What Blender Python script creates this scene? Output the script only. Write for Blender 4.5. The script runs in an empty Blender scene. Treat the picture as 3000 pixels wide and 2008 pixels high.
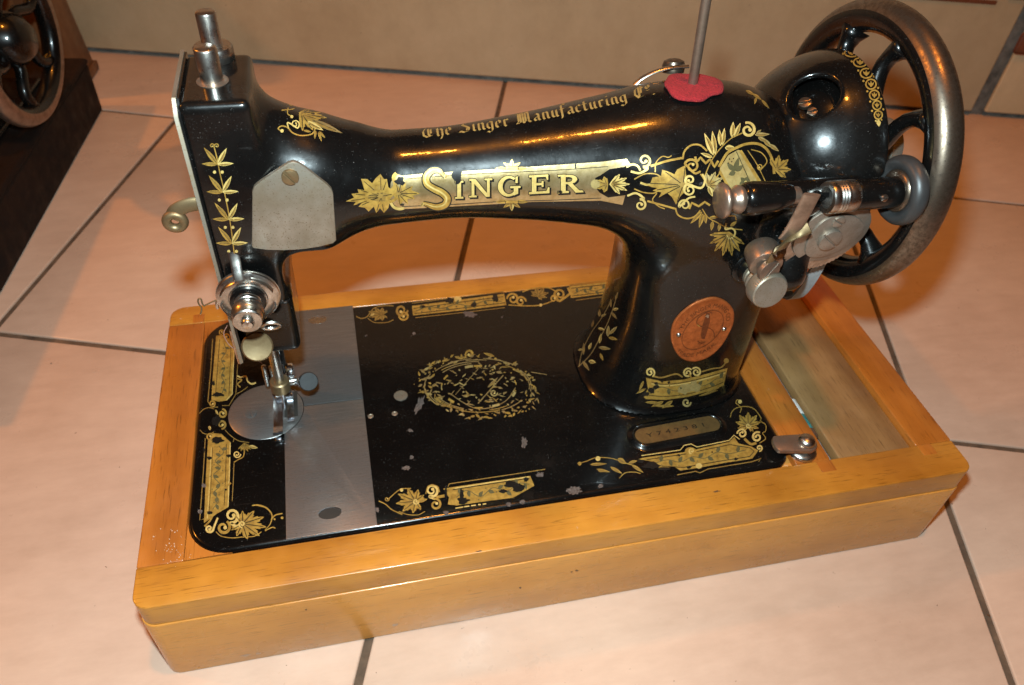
import bpy, bmesh, math, random
import numpy as np
from mathutils import Vector, Matrix
from mathutils.bvhtree import BVHTree
from mathutils.geometry import delaunay_2d_cdt

# ---------------------------------------------------------------- camera, world, lights, exposure
H = 0.0791                      # height of the machine bed above the floor; shapes below are in bed coordinates (bed top = 0)
CAM = np.array([0.10633043, -0.25270315, 0.38966606])
RM = np.array([[0.97470406, -0.21649395, 0.05551899],
               [-0.1115191, -0.68637727, -0.71864437],
               [0.19368913, 0.69427416, -0.69315793]])   # rows: right, down, forward
FOC = 2266.67                   # focal length for a 3000 px wide frame
scene = bpy.context.scene
C = scene.collection
cam_data = bpy.data.cameras.new('camera')
cam_data.sensor_width = 23.6
cam_data.lens = FOC / 3000 * 23.6
cam_data.clip_start = 0.01
cam_data.clip_end = 50
cam_data.dof.use_dof = True
cam_data.dof.focus_distance = 0.41
cam_data.dof.aperture_fstop = 9.0
cam = bpy.data.objects.new('camera', cam_data)
C.objects.link(cam)
mw = Matrix(((RM[0][0], -RM[1][0], -RM[2][0], CAM[0]),
             (RM[0][1], -RM[1][1], -RM[2][1], CAM[1]),
             (RM[0][2], -RM[1][2], -RM[2][2], CAM[2] + H),
             (0, 0, 0, 1)))
cam.matrix_world = mw
scene.camera = cam

world = bpy.data.worlds.new('World')
scene.world = world
world.use_nodes = True
bg = world.node_tree.nodes['Background']
bg.inputs[0].default_value = (1.0, 0.32, 0.06, 1)     # warm light bounced off the room
bg.inputs[1].default_value = 0.035

def lamp(name, kind, loc, energy, color, radius, target=None):
    d = bpy.data.lights.new(name, kind)
    d.energy = energy
    d.color = color
    if kind != 'AREA':
        d.shadow_soft_size = radius
    o = bpy.data.objects.new(name, d)
    o.location = (loc[0], loc[1], loc[2] + H)
    if target is not None:
        o.rotation_euler = (Vector(target) - Vector(loc)).to_track_quat('-Z', 'Y').to_euler()
    C.objects.link(o)
    return o

# pop-up flash just above the lens
fl = CAM - 0.011 * RM[0] - 0.060 * RM[1] - 0.01 * RM[2]
flash = lamp('camera_flash', 'SPOT', tuple(fl), 19.6, (0.74, 0.94, 1.0), 0.011, target=tuple(fl + RM[2] * 0.5 + 0.02 * RM[1]))
flash.data.spot_size = math.radians(150)
flash.data.spot_blend = 0.4
# tungsten lamps of the room: one overhead, a weaker one up on the left
lamp('ceiling_lamp', 'POINT', (0.30, -0.06, 2.25), 76, (1.0, 0.33, 0.035), 0.05)
lamp('side_lamp', 'POINT', (-1.45, 0.62, 1.35), 52, (1.0, 0.33, 0.035), 0.05)

scene.view_settings.view_transform = 'Standard'
scene.view_settings.look = 'None'
scene.view_settings.exposure = 0.0
scene.view_settings.gamma = 1.0
scene.render.engine = 'CYCLES'
scene.cycles.max_bounces = 6
scene.cycles.use_denoising = True

# ---------------------------------------------------------------- picture <-> place helpers (v: pixels of a 2343 px wide view)
SV = 3000 / 2343.0
def ray(v):
    a = (v[0] * SV - 1500) / FOC
    b = (v[1] * SV - 1004) / FOC
    return a * RM[0] + b * RM[1] + RM[2]
def on(v, ax, val):             # mm
    d = ray(v)
    i = 'xyz'.index(ax)
    t = (val * 0.001 - CAM[i]) / d[i]
    return (CAM + t * d) * 1000

# ---------------------------------------------------------------- materials
def nodes(name):
    m = bpy.data.materials.new(name)
    m.use_nodes = True
    nt = m.node_tree
    return m, nt, nt.nodes['Principled BSDF']
def nd(nt, t, **kw):
    n = nt.nodes.new(t)
    for k, v in kw.items():
        if k.startswith('i_'):
            n.inputs[k[2:].replace('_', ' ')].default_value = v
        else:
            setattr(n, k, v)
    return n
def ramp(nt, fac, stops, interp='LINEAR'):
    r = nt.nodes.new('ShaderNodeValToRGB')
    r.color_ramp.interpolation = interp
    els = r.color_ramp.elements
    while len(els) > 1:
        els.remove(els[-1])
    els[0].position = stops[0][0]; els[0].color = (*stops[0][1], 1)
    for p, c in stops[1:]:
        e = els.new(p); e.color = (*c, 1)
    nt.links.new(fac, r.inputs[0])
    return r.outputs[0]
def coords(nt, scale=(1, 1, 1), kind='Object', rot=(0, 0, 0), loc_rand=False):
    tc = nt.nodes.new('ShaderNodeTexCoord')
    mp = nt.nodes.new('ShaderNodeMapping')
    mp.inputs['Scale'].default_value = scale
    mp.inputs['Rotation'].default_value = rot
    out = tc.outputs[kind]
    if loc_rand:
        oi = nt.nodes.new('ShaderNodeObjectInfo')
        ad = nd(nt, 'ShaderNodeVectorMath', operation='SCALE')
        cb = nt.nodes.new('ShaderNodeCombineXYZ')
        for k in range(3):
            nt.links.new(oi.outputs['Random'], cb.inputs[k])
        nt.links.new(cb.outputs[0], ad.inputs[0]); ad.inputs['Scale'].default_value = 7.3
        a2 = nd(nt, 'ShaderNodeVectorMath', operation='ADD')
        nt.links.new(out, a2.inputs[0]); nt.links.new(ad.outputs[0], a2.inputs[1])
        out = a2.outputs[0]
    nt.links.new(out, mp.inputs['Vector'])
    return mp.outputs[0]
def noise(nt, vec, scale, detail=3, rough=0.55, out='Fac'):
    n = nd(nt, 'ShaderNodeTexNoise')
    n.inputs['Scale'].default_value = scale
    n.inputs['Detail'].default_value = detail
    n.inputs['Roughness'].default_value = rough
    nt.links.new(vec, n.inputs['Vector'])
    return n.outputs[out]
def bump(nt, b, height, strength, dist=0.001):
    n = nd(nt, 'ShaderNodeBump')
    n.inputs['Strength'].default_value = strength
    n.inputs['Distance'].default_value = dist
    nt.links.new(height, n.inputs['Height'])
    nt.links.new(n.outputs[0], b.inputs['Normal'])
def mix(nt, fac, a, b, mode='MIX'):
    n = nd(nt, 'ShaderNodeMix', data_type='RGBA', blend_type=mode)
    for sock, val in ((n.inputs[0], fac), (n.inputs[6], a), (n.inputs[7], b)):
        if hasattr(val, 'links'):
            nt.links.new(val, sock)
        else:
            sock.default_value = (*val, 1) if isinstance(val, tuple) else val
    return n.outputs[2]

def mat_enamel(name='black_enamel', base=(0.0028, 0.0026, 0.0025), rough=0.26, coat_r=0.075):
    m, nt, b = nodes(name)
    v = coords(nt)
    dust = ramp(nt, noise(nt, v, 2100, 1), [(0.745, (0, 0, 0)), (0.785, (1, 1, 1))])
    film = ramp(nt, noise(nt, v, 9, 5, 0.6), [(0.45, base), (0.8, (base[0] + 0.0025, base[1] + 0.0023, base[2] + 0.002))])
    nt.links.new(mix(nt, dust, film, (0.16, 0.15, 0.14)), b.inputs['Base Color'])
    r = ramp(nt, noise(nt, v, 38, 6, 0.7), [(0.3, (rough * 0.7,) * 3), (0.62, (rough * 1.3,) * 3), (0.8, (rough * 2.6,) * 3)])
    scr = ramp(nt, noise(nt, coords(nt, (30, 900, 300), rot=(0.2, 0.1, 0.5)), 1.0, 2), [(0.70, (0, 0, 0)), (0.76, (0.22, 0.22, 0.22))])
    r = mix(nt, 1.0, r, scr, 'ADD')
    nt.links.new(r, b.inputs['Roughness'])
    b.inputs['IOR'].default_value = 1.33
    b.inputs['Coat Weight'].default_value = 0.65
    b.inputs['Coat IOR'].default_value = 1.36
    b.inputs['Coat Roughness'].default_value = coat_r
    bump(nt, b, noise(nt, v, 170, 3), 0.06, 0.0012)
    for l_ in [l for l in nt.links if l.to_socket == b.inputs['Normal']]:
        nt.links.new(l_.from_socket, b.inputs['Coat Normal'])
    return m
def mat_metal(name, col, col2, rough=0.3, scale=120, metallic=1.0, stretch=(1, 1, 1), bmp=0.05, pits=None):
    m, nt, b = nodes(name)
    v = coords(nt, stretch)
    f = noise(nt, v, scale, 5, 0.65)
    c = ramp(nt, f, [(0.35, col2), (0.65, col)])
    if pits:
        c = mix(nt, ramp(nt, noise(nt, coords(nt), 1400, 2), [(0.62, (0, 0, 0)), (0.72, (1, 1, 1))]), c, pits)
    nt.links.new(c, b.inputs['Base Color'])
    b.inputs['Metallic'].default_value = metallic
    r = ramp(nt, f, [(0.3, (min(1, rough * 1.5),) * 3), (0.7, (rough * 0.8,) * 3)])
    nt.links.new(r, b.inputs['Roughness'])
    if bmp:
        bump(nt, b, f, bmp, 0.0008)
    return m
def mat_wood(name, axis, c_dark, c_mid, c_light, rough=0.32, coat=0.35, worn=0.0, blotch=(0.70, 0.62, 0.55)):
    m, nt, b = nodes(name)
    st = {'X': (2.2, 40, 40), 'Y': (40, 2.2, 40), 'Z': (40, 40, 2.2)}[axis]
    v = coords(nt, st, loc_rand=True)
    f1 = noise(nt, v, 1.0, 5, 0.6)
    c = ramp(nt, f1, [(0.25, c_dark), (0.5, c_mid), (0.75, c_light)])
    st2 = {'X': (70, 1500, 1500), 'Y': (1500, 70, 1500), 'Z': (1500, 1500, 70)}[axis]
    f2 = noise(nt, coords(nt, st2, loc_rand=True), 1.0, 2, 0.5)
    pores = ramp(nt, f2, [(0.60, (0, 0, 0)), (0.72, (1, 1, 1))])
    dk = nd(nt, 'ShaderNodeMath', operation='MULTIPLY'); dk.inputs[1].default_value = 0.65
    nt.links.new(pores, dk.inputs[0])
    c = mix(nt, dk.outputs[0], c, tuple(x * 0.4 for x in c_dark))
    blot = ramp(nt, noise(nt, coords(nt, loc_rand=True), 14, 4), [(0.32, blotch), (0.62, (1.06, 1.05, 1.02))])
    c = mix(nt, 1.0, c, blot, 'MULTIPLY')
    # small stains and scratches
    st3 = ramp(nt, noise(nt, coords(nt, loc_rand=True), 42, 5, 0.7), [(0.74, (0, 0, 0)), (0.82, (0.5, 0.5, 0.5))])
    c = mix(nt, st3, c, (0.13, 0.055, 0.02))
    if worn:
        w = ramp(nt, noise(nt, coords(nt, loc_rand=True), 160, 4, 0.7), [(0.70, (0, 0, 0)), (0.76, (worn,) * 3)])
        c = mix(nt, w, c, (0.62, 0.52, 0.45))
    nt.links.new(c, b.inputs['Base Color'])
    rr = ramp(nt, noise(nt, coords(nt), 60, 3), [(0.3, (rough * 0.8,) * 3), (0.7, (rough * 1.35,) * 3)])
    nt.links.new(rr, b.inputs['Roughness'])
    b.inputs['Coat Weight'].default_value = coat
    b.inputs['Coat Roughness'].default_value = 0.13
    bump(nt, b, f2, 0.10, 0.0006)
    return m
def mat_tile(name, c1, c2, c3, rough=0.33):
    m, nt, b = nodes(name)
    v = coords(nt, loc_rand=True)
    f = noise(nt, v, 5.5, 6, 0.62)
    c = ramp(nt, f, [(0.28, c1), (0.5, c2), (0.72, c3)])
    f2 = noise(nt, coords(nt, (1, 3.2, 1), loc_rand=True), 26, 6, 0.7)
    c = mix(nt, 1.0, c, ramp(nt, f2, [(0.3, (0.91, 0.89, 0.87)), (0.7, (1.04, 1.03, 1.02))]), 'MULTIPLY')
    oi = nt.nodes.new('ShaderNodeObjectInfo')
    c = mix(nt, 1.0, c, ramp(nt, oi.outputs['Random'], [(0, (0.94, 0.93, 0.92)), (1, (1.03, 1.02, 1.0))]), 'MULTIPLY')
    sp = ramp(nt, noise(nt, v, 190, 2, 0.5), [(0.75, (0, 0, 0)), (0.80, (0.8, 0.8, 0.8))])
    c = mix(nt, sp, c, (0.16, 0.10, 0.07))
    nt.links.new(c, b.inputs['Base Color'])
    nt.links.new(ramp(nt, noise(nt, v, 18, 5, 0.7), [(0.3, (rough * 0.85,) * 3), (0.7, (rough * 1.5,) * 3)]), b.inputs['Roughness'])
    bump(nt, b, noise(nt, v, 30, 4), 0.10, 0.004)
    return m
def mat_plain(name, c1, c2, rough=0.6, scale=80, bmp=0.15, dist=0.001, sheen=0.0):
    m, nt, b = nodes(name)
    v = coords(nt)
    f = noise(nt, v, scale, 4, 0.65)
    nt.links.new(ramp(nt, f, [(0.3, c1), (0.7, c2)]), b.inputs['Base Color'])
    b.inputs['Roughness'].default_value = rough
    b.inputs['Sheen Weight'].default_value = sheen
    bump(nt, b, f, bmp, dist)
    return m

M = {}
M['enamel'] = mat_enamel()
M['enamel_bed'] = mat_enamel('black_enamel_bed', (0.0024, 0.0022, 0.0021), 0.22, 0.10)
M['nickel'] = mat_metal('worn_nickel', (0.62, 0.60, 0.57), (0.40, 0.36, 0.31), 0.26, 160, pits=(0.2, 0.16, 0.12))
M['nickel_matt'] = mat_metal('matt_nickel', (0.37, 0.34, 0.285), (0.235, 0.18, 0.115), 0.40, 30, metallic=0.75, bmp=0.06, pits=(0.16, 0.10, 0.04))
M['steel'] = mat_metal('polished_steel', (0.265, 0.258, 0.25), (0.18, 0.172, 0.165), 0.30, 1.0, metallic=0.8, stretch=(60, 2200, 600), bmp=0.08, pits=(0.14, 0.115, 0.10))
M['chrome'] = mat_metal('bright_steel', (0.74, 0.76, 0.80), (0.60, 0.62, 0.66), 0.16, 200, bmp=0.03)
M['bronze'] = mat_metal('worn_brown_steel', (0.20, 0.155, 0.118), (0.10, 0.072, 0.05), 0.30, 420, metallic=0.9, bmp=0.04, pits=(0.09, 0.06, 0.045))
M['brassy'] = mat_metal('tarnished_brass', (0.27, 0.19, 0.10), (0.16, 0.105, 0.05), 0.42, 90, metallic=0.8, bmp=0.12)
M['copper'] = mat_metal('copper_badge', (0.50, 0.135, 0.035), (0.33, 0.08, 0.018), 0.40, 300, metallic=0.6, bmp=0.2)
M['copper_dark'] = mat_metal('copper_shade', (0.20, 0.05, 0.014), (0.12, 0.03, 0.01), 0.4, 300, metallic=0.5)
M['brownsteel'] = mat_metal('browned_steel', (0.36, 0.27, 0.21), (0.23, 0.16, 0.115), 0.34, 140, metallic=0.85, bmp=0.08)
M['nickel_disc'] = mat_metal('stained_nickel_disc', (0.37, 0.32, 0.265), (0.24, 0.185, 0.14), 0.36, 60, metallic=0.7, bmp=0.05, pits=(0.2, 0.13, 0.08))
M['dark_brass'] = mat_metal('dark_brass', (0.20, 0.115, 0.04), (0.11, 0.06, 0.02), 0.45, 120, metallic=0.6)
M['rubber'] = mat_plain('grey_rubber', (0.020, 0.020, 0.020), (0.034, 0.034, 0.034), 0.42, 90, 0.1)
M['belt'] = mat_plain('grey_belt', (0.21, 0.22, 0.225), (0.29, 0.305, 0.31), 0.55, 140, 0.15)
M['felt'] = mat_plain('red_felt', (0.20, 0.006, 0.009), (0.36, 0.013, 0.017), 0.95, 900, 0.8, 0.002)
WD = ((0.35, 0.135, 0.016), (0.45, 0.185, 0.023), (0.51, 0.225, 0.034))
M['wood_x'] = mat_wood('honey_wood_x', 'X', *WD, worn=0.35)
M['wood_y'] = mat_wood('honey_wood_y', 'Y', (0.27, 0.080, 0.011), (0.38, 0.120, 0.017), (0.45, 0.165, 0.028), worn=0.4)
WP = ((0.42, 0.172, 0.030), (0.50, 0.215, 0.040), (0.55, 0.25, 0.055))
M['wood_panel_x'] = mat_wood('pale_wood_x', 'X', *WP, rough=0.28, coat=0.5, blotch=(0.86, 0.82, 0.78))
M['wood_panel_y'] = mat_wood('pale_wood_y', 'Y', *WP, rough=0.28, coat=0.5, blotch=(0.86, 0.82, 0.78))
M['wood_lid'] = mat_wood('grey_brown_wood', 'Y', (0.17, 0.085, 0.03), (0.27, 0.15, 0.058), (0.34, 0.20, 0.085), rough=0.5, coat=0.1)
M['wood_dark'] = mat_wood('dark_wood', 'Y', (0.006, 0.003, 0.002), (0.012, 0.005, 0.003), (0.022, 0.010, 0.005), rough=0.7, coat=0.0)
M['wood_dark'].node_tree.nodes['Principled BSDF'].inputs['Specular IOR Level'].default_value = 0.2
M['wood_brown'] = mat_wood('brown_wood', 'Z', (0.10, 0.04, 0.012), (0.16, 0.065, 0.02), (0.20, 0.09, 0.03), rough=0.45, coat=0.1)
M['tile'] = mat_tile('peach_floor_tile', (0.475, 0.338, 0.258), (0.54, 0.398, 0.312), (0.585, 0.445, 0.352), 0.28)
M['wall_tile'] = mat_tile('tan_wall_tile', (0.44, 0.325, 0.19), (0.52, 0.395, 0.24), (0.575, 0.445, 0.28), 0.42)
M['grout'] = mat_plain('dark_grout', (0.05, 0.033, 0.021), (0.14, 0.09, 0.055), 0.9, 60, 0.6, 0.002)
M['grout_grey'] = mat_plain('grey_mortar', (0.06, 0.057, 0.05), (0.17, 0.16, 0.14), 0.9, 90, 0.6, 0.003)
M['red_brown'] = mat_plain('red_brown_paint', (0.12, 0.035, 0.015), (0.17, 0.05, 0.02), 0.5, 60, 0.1)
M['hole_shade'] = mat_plain('painted_hole_shade', (0.01, 0.008, 0.006), (0.02, 0.015, 0.01), 0.8, 60, 0.1)  # near-black colour that paints the shade inside openings
M['teal'] = mat_plain('teal_paper', (0.02, 0.13, 0.13), (0.06, 0.25, 0.23), 0.5, 300, 0.1)
M['white_paper'] = mat_plain('white_paper', (0.60, 0.58, 0.55), (0.75, 0.73, 0.70), 0.6, 200, 0.1)
M['glass_grey'] = mat_plain('grey_lining', (0.32, 0.27, 0.25), (0.45, 0.39, 0.36), 0.6, 120, 0.1)
M['thread'] = mat_plain('pink_thread', (0.30, 0.14, 0.10), (0.40, 0.2, 0.15), 0.8, 200, 0.1)

# ---------------------------------------------------------------- mesh helpers (all lengths in mm, bed coordinates)
ORG = {}
def frame(axis):
    a = Vector(axis).normalized()
    t = Vector((0, 0, 1)) if abs(a.z) < 0.9 else Vector((1, 0, 0))
    u = t.cross(a).normalized()
    return u, a.cross(u).normalized(), a
class MB:
    def __init__(self):
        self.v = []; self.f = []
    def add(self, vs, fs):
        n = len(self.v)
        self.v += [tuple(p) for p in vs]
        self.f += [tuple(i + n for i in f) for f in fs]
        return self
    def box(self, x0, x1, y0, y1, z0, z1, b=0.0, seg=2, fn=None):
        bm = bmesh.new()
        bmesh.ops.create_cube(bm, size=1)
        for v in bm.verts:
            v.co = Vector(((x0 + x1) / 2 + v.co.x * (x1 - x0), (y0 + y1) / 2 + v.co.y * (y1 - y0), (z0 + z1) / 2 + v.co.z * (z1 - z0)))
        if b:
            bmesh.ops.bevel(bm, geom=bm.edges[:], offset=b, segments=seg, affect='EDGES', profile=0.5)
        bm.verts.ensure_lookup_table()
        vs = [tuple(v.co) for v in bm.verts]
        if fn:
            vs = [fn(p) for p in vs]
        fs = [tuple(v.index for v in f.verts) for f in bm.faces]
        bm.free()
        return self.add(vs, fs)
    def lathe(self, prof, o, axis, seg=48, arc=None, knurl=None):
        # prof: list of (radius, height) ; knurl: (i0, i1, depth, n) modulates radius of rows i0..i1
        u, w, a = frame(axis); o = Vector(o)
        full = arc is None
        if knurl:
            seg = knurl[3] * 2
        ang = [2 * math.pi * k / seg for k in range(seg)] if full else [arc[0] + (arc[1] - arc[0]) * k / seg for k in range(seg + 1)]
        vs = []
        for i, (r, h) in enumerate(prof):
            for k, t in enumerate(ang):
                rr = r
                if knurl and knurl[0] <= i <= knurl[1] and k % 2:
                    rr = r - knurl[2]
                vs.append(o + a * h + (u * math.cos(t) + w * math.sin(t)) * rr)
        n = len(ang); fs = []
        for i in range(len(prof) - 1):
            for k in range(n if full else n - 1):
                k2 = (k + 1) % n
                fs.append((i * n + k, i * n + k2, (i + 1) * n + k2, (i + 1) * n + k))
        return self.add(vs, fs)
    def cyl(self, p0, p1, r, seg=32, b=0.4, r2=None):
        r2 = r if r2 is None else r2
        a = Vector(p1) - Vector(p0); L = a.length
        b = min(b, r * 0.45, L * 0.3)
        return self.lathe([(0.0001, 0), (r - b, 0), (r - b * 0.3, b * 0.3), (r, b), (r2, L - b), (r2 - b * 0.3, L - b * 0.3), (r2 - b, L), (0.0001, L)], p0, a, seg)
    def tube(self, pts, rad, seg=12, closed=False, up=None, flat=1.0, caps=True):
        P = [Vector(p) for p in pts]; n = len(P)
        rads = rad if isinstance(rad, (list, tuple)) else [rad] * n
        vs = []; prev = None
        for i in range(n):
            if closed:
                d = P[(i + 1) % n] - P[i - 1]
            else:
                d = P[min(i + 1, n - 1)] - P[max(i - 1, 0)]
            d.normalize()
            if up is not None:
                u = Vector(up); u = (u - d * u.dot(d)).normalized()
            elif prev is None:
                u = frame(d)[0]
            else:
                u = (prev - d * prev.dot(d)).normalized()
            prev = u; w = d.cross(u)
            for k in range(seg):
                t = 2 * math.pi * k / seg
                vs.append(P[i] + (u * math.cos(t) + w * math.sin(t) * flat) * rads[i])
        fs = []
        for i in range(n if closed else n - 1):
            j = (i + 1) % n
            for k in range(seg):
                k2 = (k + 1) % seg
                fs.append((i * seg + k, i * seg + k2, j * seg + k2, j * seg + k))
        if not closed and caps:
            fs.append(tuple(range(seg))[::-1]); fs.append(tuple((n - 1) * seg + k for k in range(seg)))
        return self.add(vs, fs)
    def prism(self, poly, o, u, w, d, b=0.0):
        # poly in (u, w) coordinates (counter clockwise), extruded along d = cross(u, w) by length d ; b: bevel on the top edge
        u = Vector(u).normalized(); w = Vector(w).normalized(); a = u.cross(w); o = Vector(o); n = len(poly)
        cx = sum(p[0] for p in poly) / n; cy = sum(p[1] for p in poly) / n
        rings = [(0, 0)]
        rings += [(0, d - b), (b * 0.3, d - b * 0.3), (b, d)] if b else [(0, d)]
        vs = []
        for inset, h in rings:
            q = offset_poly(poly, inset) if inset else poly
            vs += [o + u * p[0] + w * p[1] + a * h for p in q]
        fs = []
        for i in range(len(rings) - 1):
            for k in range(n):
                k2 = (k + 1) % n
                fs.append((i * n + k, i * n + k2, (i + 1) * n + k2, (i + 1) * n + k))
        fs.append(tuple((len(rings) - 1) * n + k for k in range(n)))
        fs.append(tuple(range(n))[::-1])
        return self.add(vs, fs)
    def build(self, name, mat, parent=None, sharp=40, smooth=True, label=None):
        V = np.array(self.v, float) * 0.001
        c = (V.min(0) + V.max(0)) / 2
        me = bpy.data.meshes.new(name)
        me.from_pydata((V - c).tolist(), [], self.f)
        me.update()
        bm = bmesh.new(); bm.from_mesh(me)
        bmesh.ops.remove_doubles(bm, verts=bm.verts, dist=2e-7)
        bmesh.ops.recalc_face_normals(bm, faces=bm.faces)
        bm.to_mesh(me); bm.free()
        if smooth:
            me.polygons.foreach_set('use_smooth', [True] * len(me.polygons))
            if sharp < 180:
                me.set_sharp_from_angle(angle=math.radians(sharp))
        me.materials.append(M[mat] if isinstance(mat, str) else mat)
        ob = bpy.data.objects.new(name, me)
        C.objects.link(ob)
        place(ob, c, parent)
        if label:
            ob['label'] = label
        return ob
def offset_poly(poly, d):
    n = len(poly); out = []
    for i in range(n):
        p0 = Vector(poly[i - 1]); p1 = Vector(poly[i]); p2 = Vector(poly[(i + 1) % n])
        e1 = (p1 - p0); e2 = (p2 - p1)
        if e1.length < 1e-9 or e2.length < 1e-9:
            out.append(tuple(p1)); continue
        e1.normalize(); e2.normalize()
        n1 = Vector((-e1.y, e1.x)); n2 = Vector((-e2.y, e2.x))
        m = (n1 + n2)
        if m.length < 1e-6:
            out.append(tuple(p1)); continue
        m.normalize()
        out.append(tuple(p1 + m * d / max(0.35, m.dot(n1))))
    return out
def place(ob, c, parent):
    c = np.array(c, float)
    if parent is None:
        ob.location = (c[0], c[1], c[2] + H)
    else:
        po = ORG[parent.name]
        ob.parent = parent
        ob.location = tuple(c - po)
    ORG[ob.name] = c
def thing(name, label, cat, o, group=None):
    ob = bpy.data.objects.new(name, None)
    ob.empty_display_size = 0.05
    C.objects.link(ob)
    place(ob, np.array(o, float) * 0.001, None)
    return tag(ob, label, cat, group)
def tag(ob, label, cat, group=None):
    ob['label'] = label; ob['category'] = cat
    if group:
        ob['group'] = group
    return ob
def rrect(x0, x1, y0, y1, r, seg=8):
    out = []
    rs = r if isinstance(r, (list, tuple)) else [r] * 4    # order: x0y0, x1y0, x1y1, x0y1
    for (cx, cy, a0, rr) in ((x0 + rs[0], y0 + rs[0], math.pi, rs[0]), (x1 - rs[1], y0 + rs[1], 1.5 * math.pi, rs[1]),
                             (x1 - rs[2], y1 - rs[2], 0, rs[2]), (x0 + rs[3], y1 - rs[3], 0.5 * math.pi, rs[3])):
        for k in range(seg + 1):
            t = a0 + 0.5 * math.pi * k / seg
            out.append((cx + rr * math.cos(t), cy + rr * math.sin(t)))
    return out
def spline(pts, n=8, closed=False):
    P = np.array(pts, float); out = []
    m = len(P)
    for i in range(m if closed else m - 1):
        p0 = P[(i - 1) % m] if closed or i > 0 else 2 * P[0] - P[1]
        p1 = P[i]; p2 = P[(i + 1) % m]
        p3 = P[(i + 2) % m] if closed or i < m - 2 else 2 * P[-1] - P[-2]
        for k in range(n):
            t = k / n
            out.append(tuple(0.5 * (2 * p1 + (p2 - p0) * t + (2 * p0 - 5 * p1 + 4 * p2 - p3) * t * t + (3 * p1 - p0 - 3 * p2 + p3) * t ** 3)))
    if not closed:
        out.append(tuple(P[-1]))
    return out
def slot_screw(name, o, axis, r, h, mat, parent, slot=0.9, turn=0.5):
    # a screw head with a real slot: two half-moon lips over a lower disc
    u, w, a = frame(axis); o = Vector(o)
    uu = u * math.cos(turn) + w * math.sin(turn); ww = a.cross(uu)
    m = MB().cyl(o, o + a * (h * 0.55), r, 28, 0.2)
    for s in (1, -1):
        poly = []
        a0 = math.asin(slot * 0.5 / r)
        for k in range(15):
            t = a0 + (math.pi - 2 * a0) * k / 14
            poly.append((r * math.cos(t), r * math.sin(t)))
        m.prism(poly, o + a * (h * 0.5), uu * s, ww * s, h * 0.5, min(0.35, r * 0.15))
    return m.build(name, mat, parent)

# ---------------------------------------------------------------- smooth castings: distance field -> surface net
def smin(a, b, k):
    h = np.clip(0.5 + 0.5 * (b - a) / k, 0, 1)
    return b + (a - b) * h - k * h * (1 - h)
def smax(a, b, k):
    return -smin(-a, -b, k)
def sd_box(x, y, z, c, hs, r):
    qx = np.abs(x - c[0]) - (hs[0] - r); qy = np.abs(y - c[1]) - (hs[1] - r); qz = np.abs(z - c[2]) - (hs[2] - r)
    return np.sqrt(np.maximum(qx, 0) ** 2 + np.maximum(qy, 0) ** 2 + np.maximum(qz, 0) ** 2) + np.minimum(np.maximum(qx, np.maximum(qy, qz)), 0) - r
def sd_caps(x, y, z, a, b, ra, rb):
    a = np.array(a, float); b = np.array(b, float); d = b - a
    t = np.clip(((x - a[0]) * d[0] + (y - a[1]) * d[1] + (z - a[2]) * d[2]) / (d @ d), 0, 1)
    return np.sqrt((x - a[0] - t * d[0]) ** 2 + (y - a[1] - t * d[1]) ** 2 + (z - a[2] - t * d[2]) ** 2) - (ra + (rb - ra) * t)
def smooth_interp(x, xs, ys):
    xs = np.array(xs, float); ys = np.array(ys, float)
    d = np.diff(ys) / np.diff(xs)
    m = np.zeros(len(xs)); m[1:-1] = np.where(d[:-1] * d[1:] > 0, 2 * d[:-1] * d[1:] / (d[:-1] + d[1:] + 1e-12), 0); m[0] = d[0]; m[-1] = d[-1]
    i = np.clip(np.searchsorted(xs, x) - 1, 0, len(xs) - 2)
    h = xs[i + 1] - xs[i]; t = np.clip((x - xs[i]) / h, 0, 1)
    return (2 * t ** 3 - 3 * t ** 2 + 1) * ys[i] + (t ** 3 - 2 * t ** 2 + t) * h * m[i] + (-2 * t ** 3 + 3 * t ** 2) * ys[i + 1] + (t ** 3 - t ** 2) * h * m[i + 1]
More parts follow.
